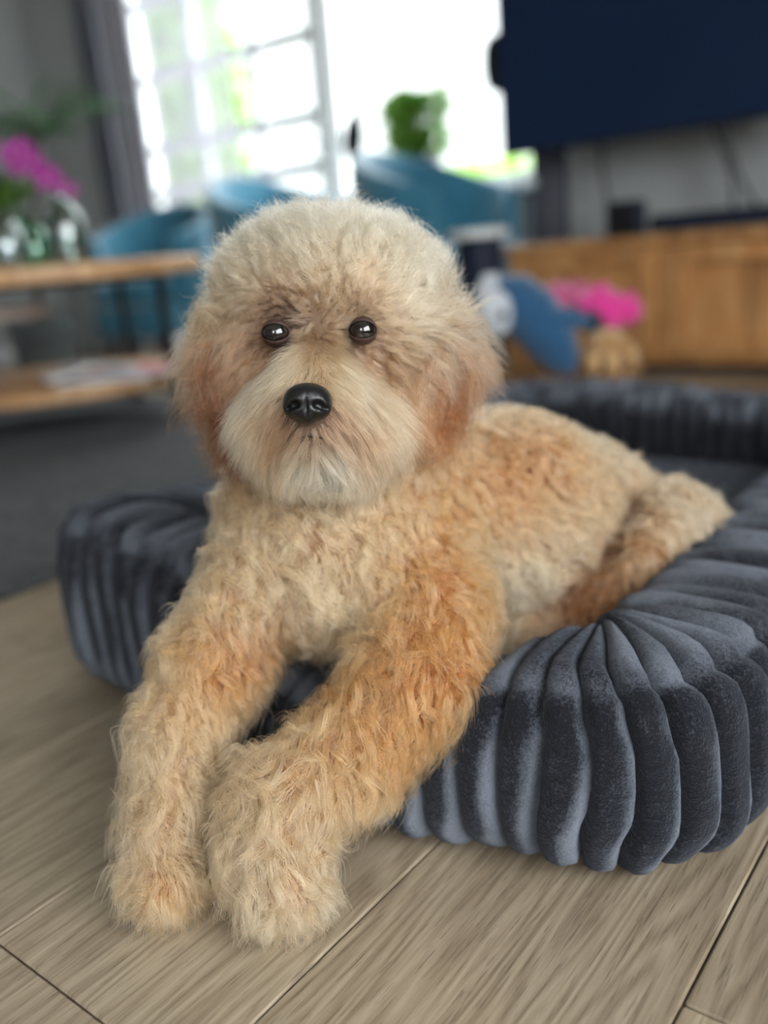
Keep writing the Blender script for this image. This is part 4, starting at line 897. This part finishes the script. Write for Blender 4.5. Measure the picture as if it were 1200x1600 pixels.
for px in (895, 915): MB().blob(V(at(px, 444, 2.57)-o_), (.012, .010, .012), nu=12, nv=8).build('ear', M['tpink2'], t)
t, o_ = toy('plush_penguin', 'small dark blue soft toy between the pink and beige toys', 2.44, 922, 502)
MB().blob(V(at(922, 503, 2.44)-o_), (.034, .032, .030), nu=18, wob=.05).build('body', M['tdark'], t); tube_px(MB(), o_, [(905, 492, 2.42), (898, 480, 2.42)], [.015, .006], 10).build('wing', M['tdark'], t)
t, o_ = toy('plush_giraffe', 'beige and brown spotted soft toy at the right of the basket', 2.38, 950, 545)
MB().blob(V(at(948, 540, 2.38)-o_), (.058, .05, .045), nu=22, wob=.07).build('body', M['tbeige'], t); tube_px(MB(), o_, [(965, 540, 2.37), (984, 552, 2.36), (988, 572, 2.35)], [.030, .026, .016], 12).build('head', M['tbeige'], t)
for px in (925, 955): tube_px(MB(), o_, [(px, 555, 2.35), (px+4, 585, 2.34)], [.022, .017], 10).build('leg', M['tbeige'], t)

# ---- plant on the sill and the hanging feather
sp_ = at(660, 235, 3.6); dd = sp_-CAM; sp_ = CAM+dd*(3.68/dd[1]); SZ = WIN_R[2]+.003
pl = tag(empty('sill_plant', (sp_[0], 3.68, SZ)), 'bright green leafy plant in a dark pot on the window sill', 'plant')
MB().lathe([(.0001, 0), (.065, 0), (.086, .15), (.090, .16), (.080, .16), (.076, .14), (.0001, .135)]).build('pot', M['darkpot'], pl)
for k in range(110):
    a, r, h = RNG.uniform(0, 6.28), RNG.uniform(.02, .17), RNG.uniform(.20, .48); b = (math.cos(a)*r*.7, math.sin(a)*r*.35-.02, h*.85); t_ = (math.cos(a)*(r+.05), math.sin(a)*(r*.6+.03)-.02, h)
    MB().tube([(0, 0, .11), b], .0022, 5).build('stem', M['stem'], pl); leafshape(MB(), b, t_, .050, (0, -1.2, 1), 4, .3).build('leaf', M['leaf2'], pl)
fp = at(553, 210, 3.4); dd = fp-CAM; fp = CAM+dd*(3.55/dd[1])
ft = tag(empty('hanging_feather', fp), 'dark feather shaped ornament hanging in front of the window', 'ornament'); M['feather'] = mat('dark_feather', srgb(26, 28, 34), .7, .3, noise=(60, srgb(40, 42, 50), .7))
leafshape(MB(), np.array([-.025, 0, -.125]), np.array([.022, 0, .115]), .062, (0, -1, 0), 10, thick=.004, fold=.12).build('vane', M['feather'], ft); MB().tube([(-.024, 0, -.135), (.02, 0, .10)], .003, 6).build('quill', M['black'], ft)
MB().tube([(.02, 0, .10), (.02, .02, 2.82-fp[2]-.011)], .0012, 5).build('string', M['white'], ft)

# ---- outside the windows
M['paving'] = mat('pale_paving', srgb(200, 198, 190), .9, .2, noise=(3, srgb(180, 178, 170), .8)); M['bark'] = mat('tree_bark', srgb(88, 76, 66), .9, .1, noise=(12, srgb(60, 52, 46), .8), bump=(30, .5, .01)); M['outleaf'] = mat('garden_leaf', srgb(110, 150, 60), .6, .3, noise=(2, srgb(150, 186, 84), .8))
struct(MB().box((-26, WALL_Y+.2, -.2), (8, 26, -.06)).build('ground_outside', M['paving'], smooth=False))
struct(MB().box((-26, -20, -.2), (8, BACK_Y-.2, -.06)).build('ground_behind', M['paving'], smooth=False)); struct(MB().box((RIGHT_X+.2, -20, -.2), (20, 26, -.06)).build('ground_side', M['paving'], smooth=False))
def leaves_mesh(n, fn, size):
    P = fn(n); a = RNG.normal(0, 1, (n, 3)); a /= np.linalg.norm(a, axis=1, keepdims=True); b = np.cross(a, RNG.normal(0, 1, (n, 3))); b /= np.linalg.norm(b, axis=1, keepdims=True)
    s = size*RNG.uniform(.6, 1.3, (n, 1)); v = np.stack([P-a*s, P+b*s*.5, P+a*s, P-b*s*.5], 1).reshape(-1, 3); f = np.arange(4*n).reshape(n, 4)
    m_ = MB(); m_.v = [tuple(p) for p in v.tolist()]; m_.f = [tuple(q) for q in f.tolist()]; return m_
def tree(loc, h, r, n, label):
    e = tag(empty('garden_tree', loc), label, 'tree', 'trees in the garden')
    MB().tube([(0, 0, -.06), (.05, 0, h*.45), (0, .05, h*.85)], [.09, .06, .02], 10).build('trunk', M['bark'], e)
    def fn(k):
        d = RNG.normal(0, 1, (k, 3)); d /= np.linalg.norm(d, axis=1, keepdims=True); return d*(RNG.random((k, 1))**.45)*np.array([r, r, h*.42])+np.array([0, 0, h*.60])
    c = leaves_mesh(n, fn, .10).build('crown', M['outleaf'], e, smooth=False); c['kind'] = 'stuff'
tree((-6.15, 5.0, 0), 3.0, .55, 3600, 'leafy garden tree seen through the sheer curtain')
tree((-8.8, 7.4, 0), 3.8, 1.1, 3600, 'larger garden tree farther off behind the sheer curtain')
he = tag(empty('garden_hedge', (-3.3, 7.2, -.06)), 'bright green hedge outside, low in the window', 'hedge')
hb = leaves_mesh(3500, lambda k: np.stack([RNG.uniform(-2.6, 2.6, k), RNG.uniform(-.3, .3, k), RNG.random(k)**.7*1.25], 1), .07).build('foliage', M['outleaf'], he, smooth=False); hb['kind'] = 'stuff'
glow(M['outleaf'], .45)
M['render_wall'] = mat('pale_render', srgb(150, 152, 154), .9, .2, noise=(4, srgb(138, 140, 144), .7), bump=(40, .3, .004)); M['rooftile'] = mat('grey_roof_tiles', srgb(96, 92, 92), .9, .2, noise=(8, srgb(80, 76, 78), .8))
hs_ = tag(empty('added_house', (-11.5, 10.2, -.06)), 'added pale house beyond the garden, dimming the sky in the far windows', 'house')  # house added outside so the sky behind the window bars is dimmer
MB().box((-4.0, 0, 0), (9.0, 5, 4.2)).build('wall', M['render_wall'], hs_, smooth=False)
MB().add([(-4.2, -.2, 4.2), (9.2, -.2, 4.2), (9.2, 5.2, 4.2), (-4.2, 5.2, 4.2), (-4.2, 2.5, 6.0), (9.2, 2.5, 6.0)], [(0, 1, 5, 4), (2, 3, 4, 5), (0, 4, 3), (1, 2, 5), (0, 3, 2, 1)]).build('roof', M['rooftile'], hs_, smooth=False)
for x in (-2.6, .2, 8.0):
    w_ = MB().box((x-.5, -.03, 1.0), (x+.5, .01, 2.3)).build('window', M['white'], hs_, smooth=False); MB().box((x-.42, -.04, 1.08), (x+.42, -.028, 2.22)).build('pane', M['navy'], w_, smooth=False)
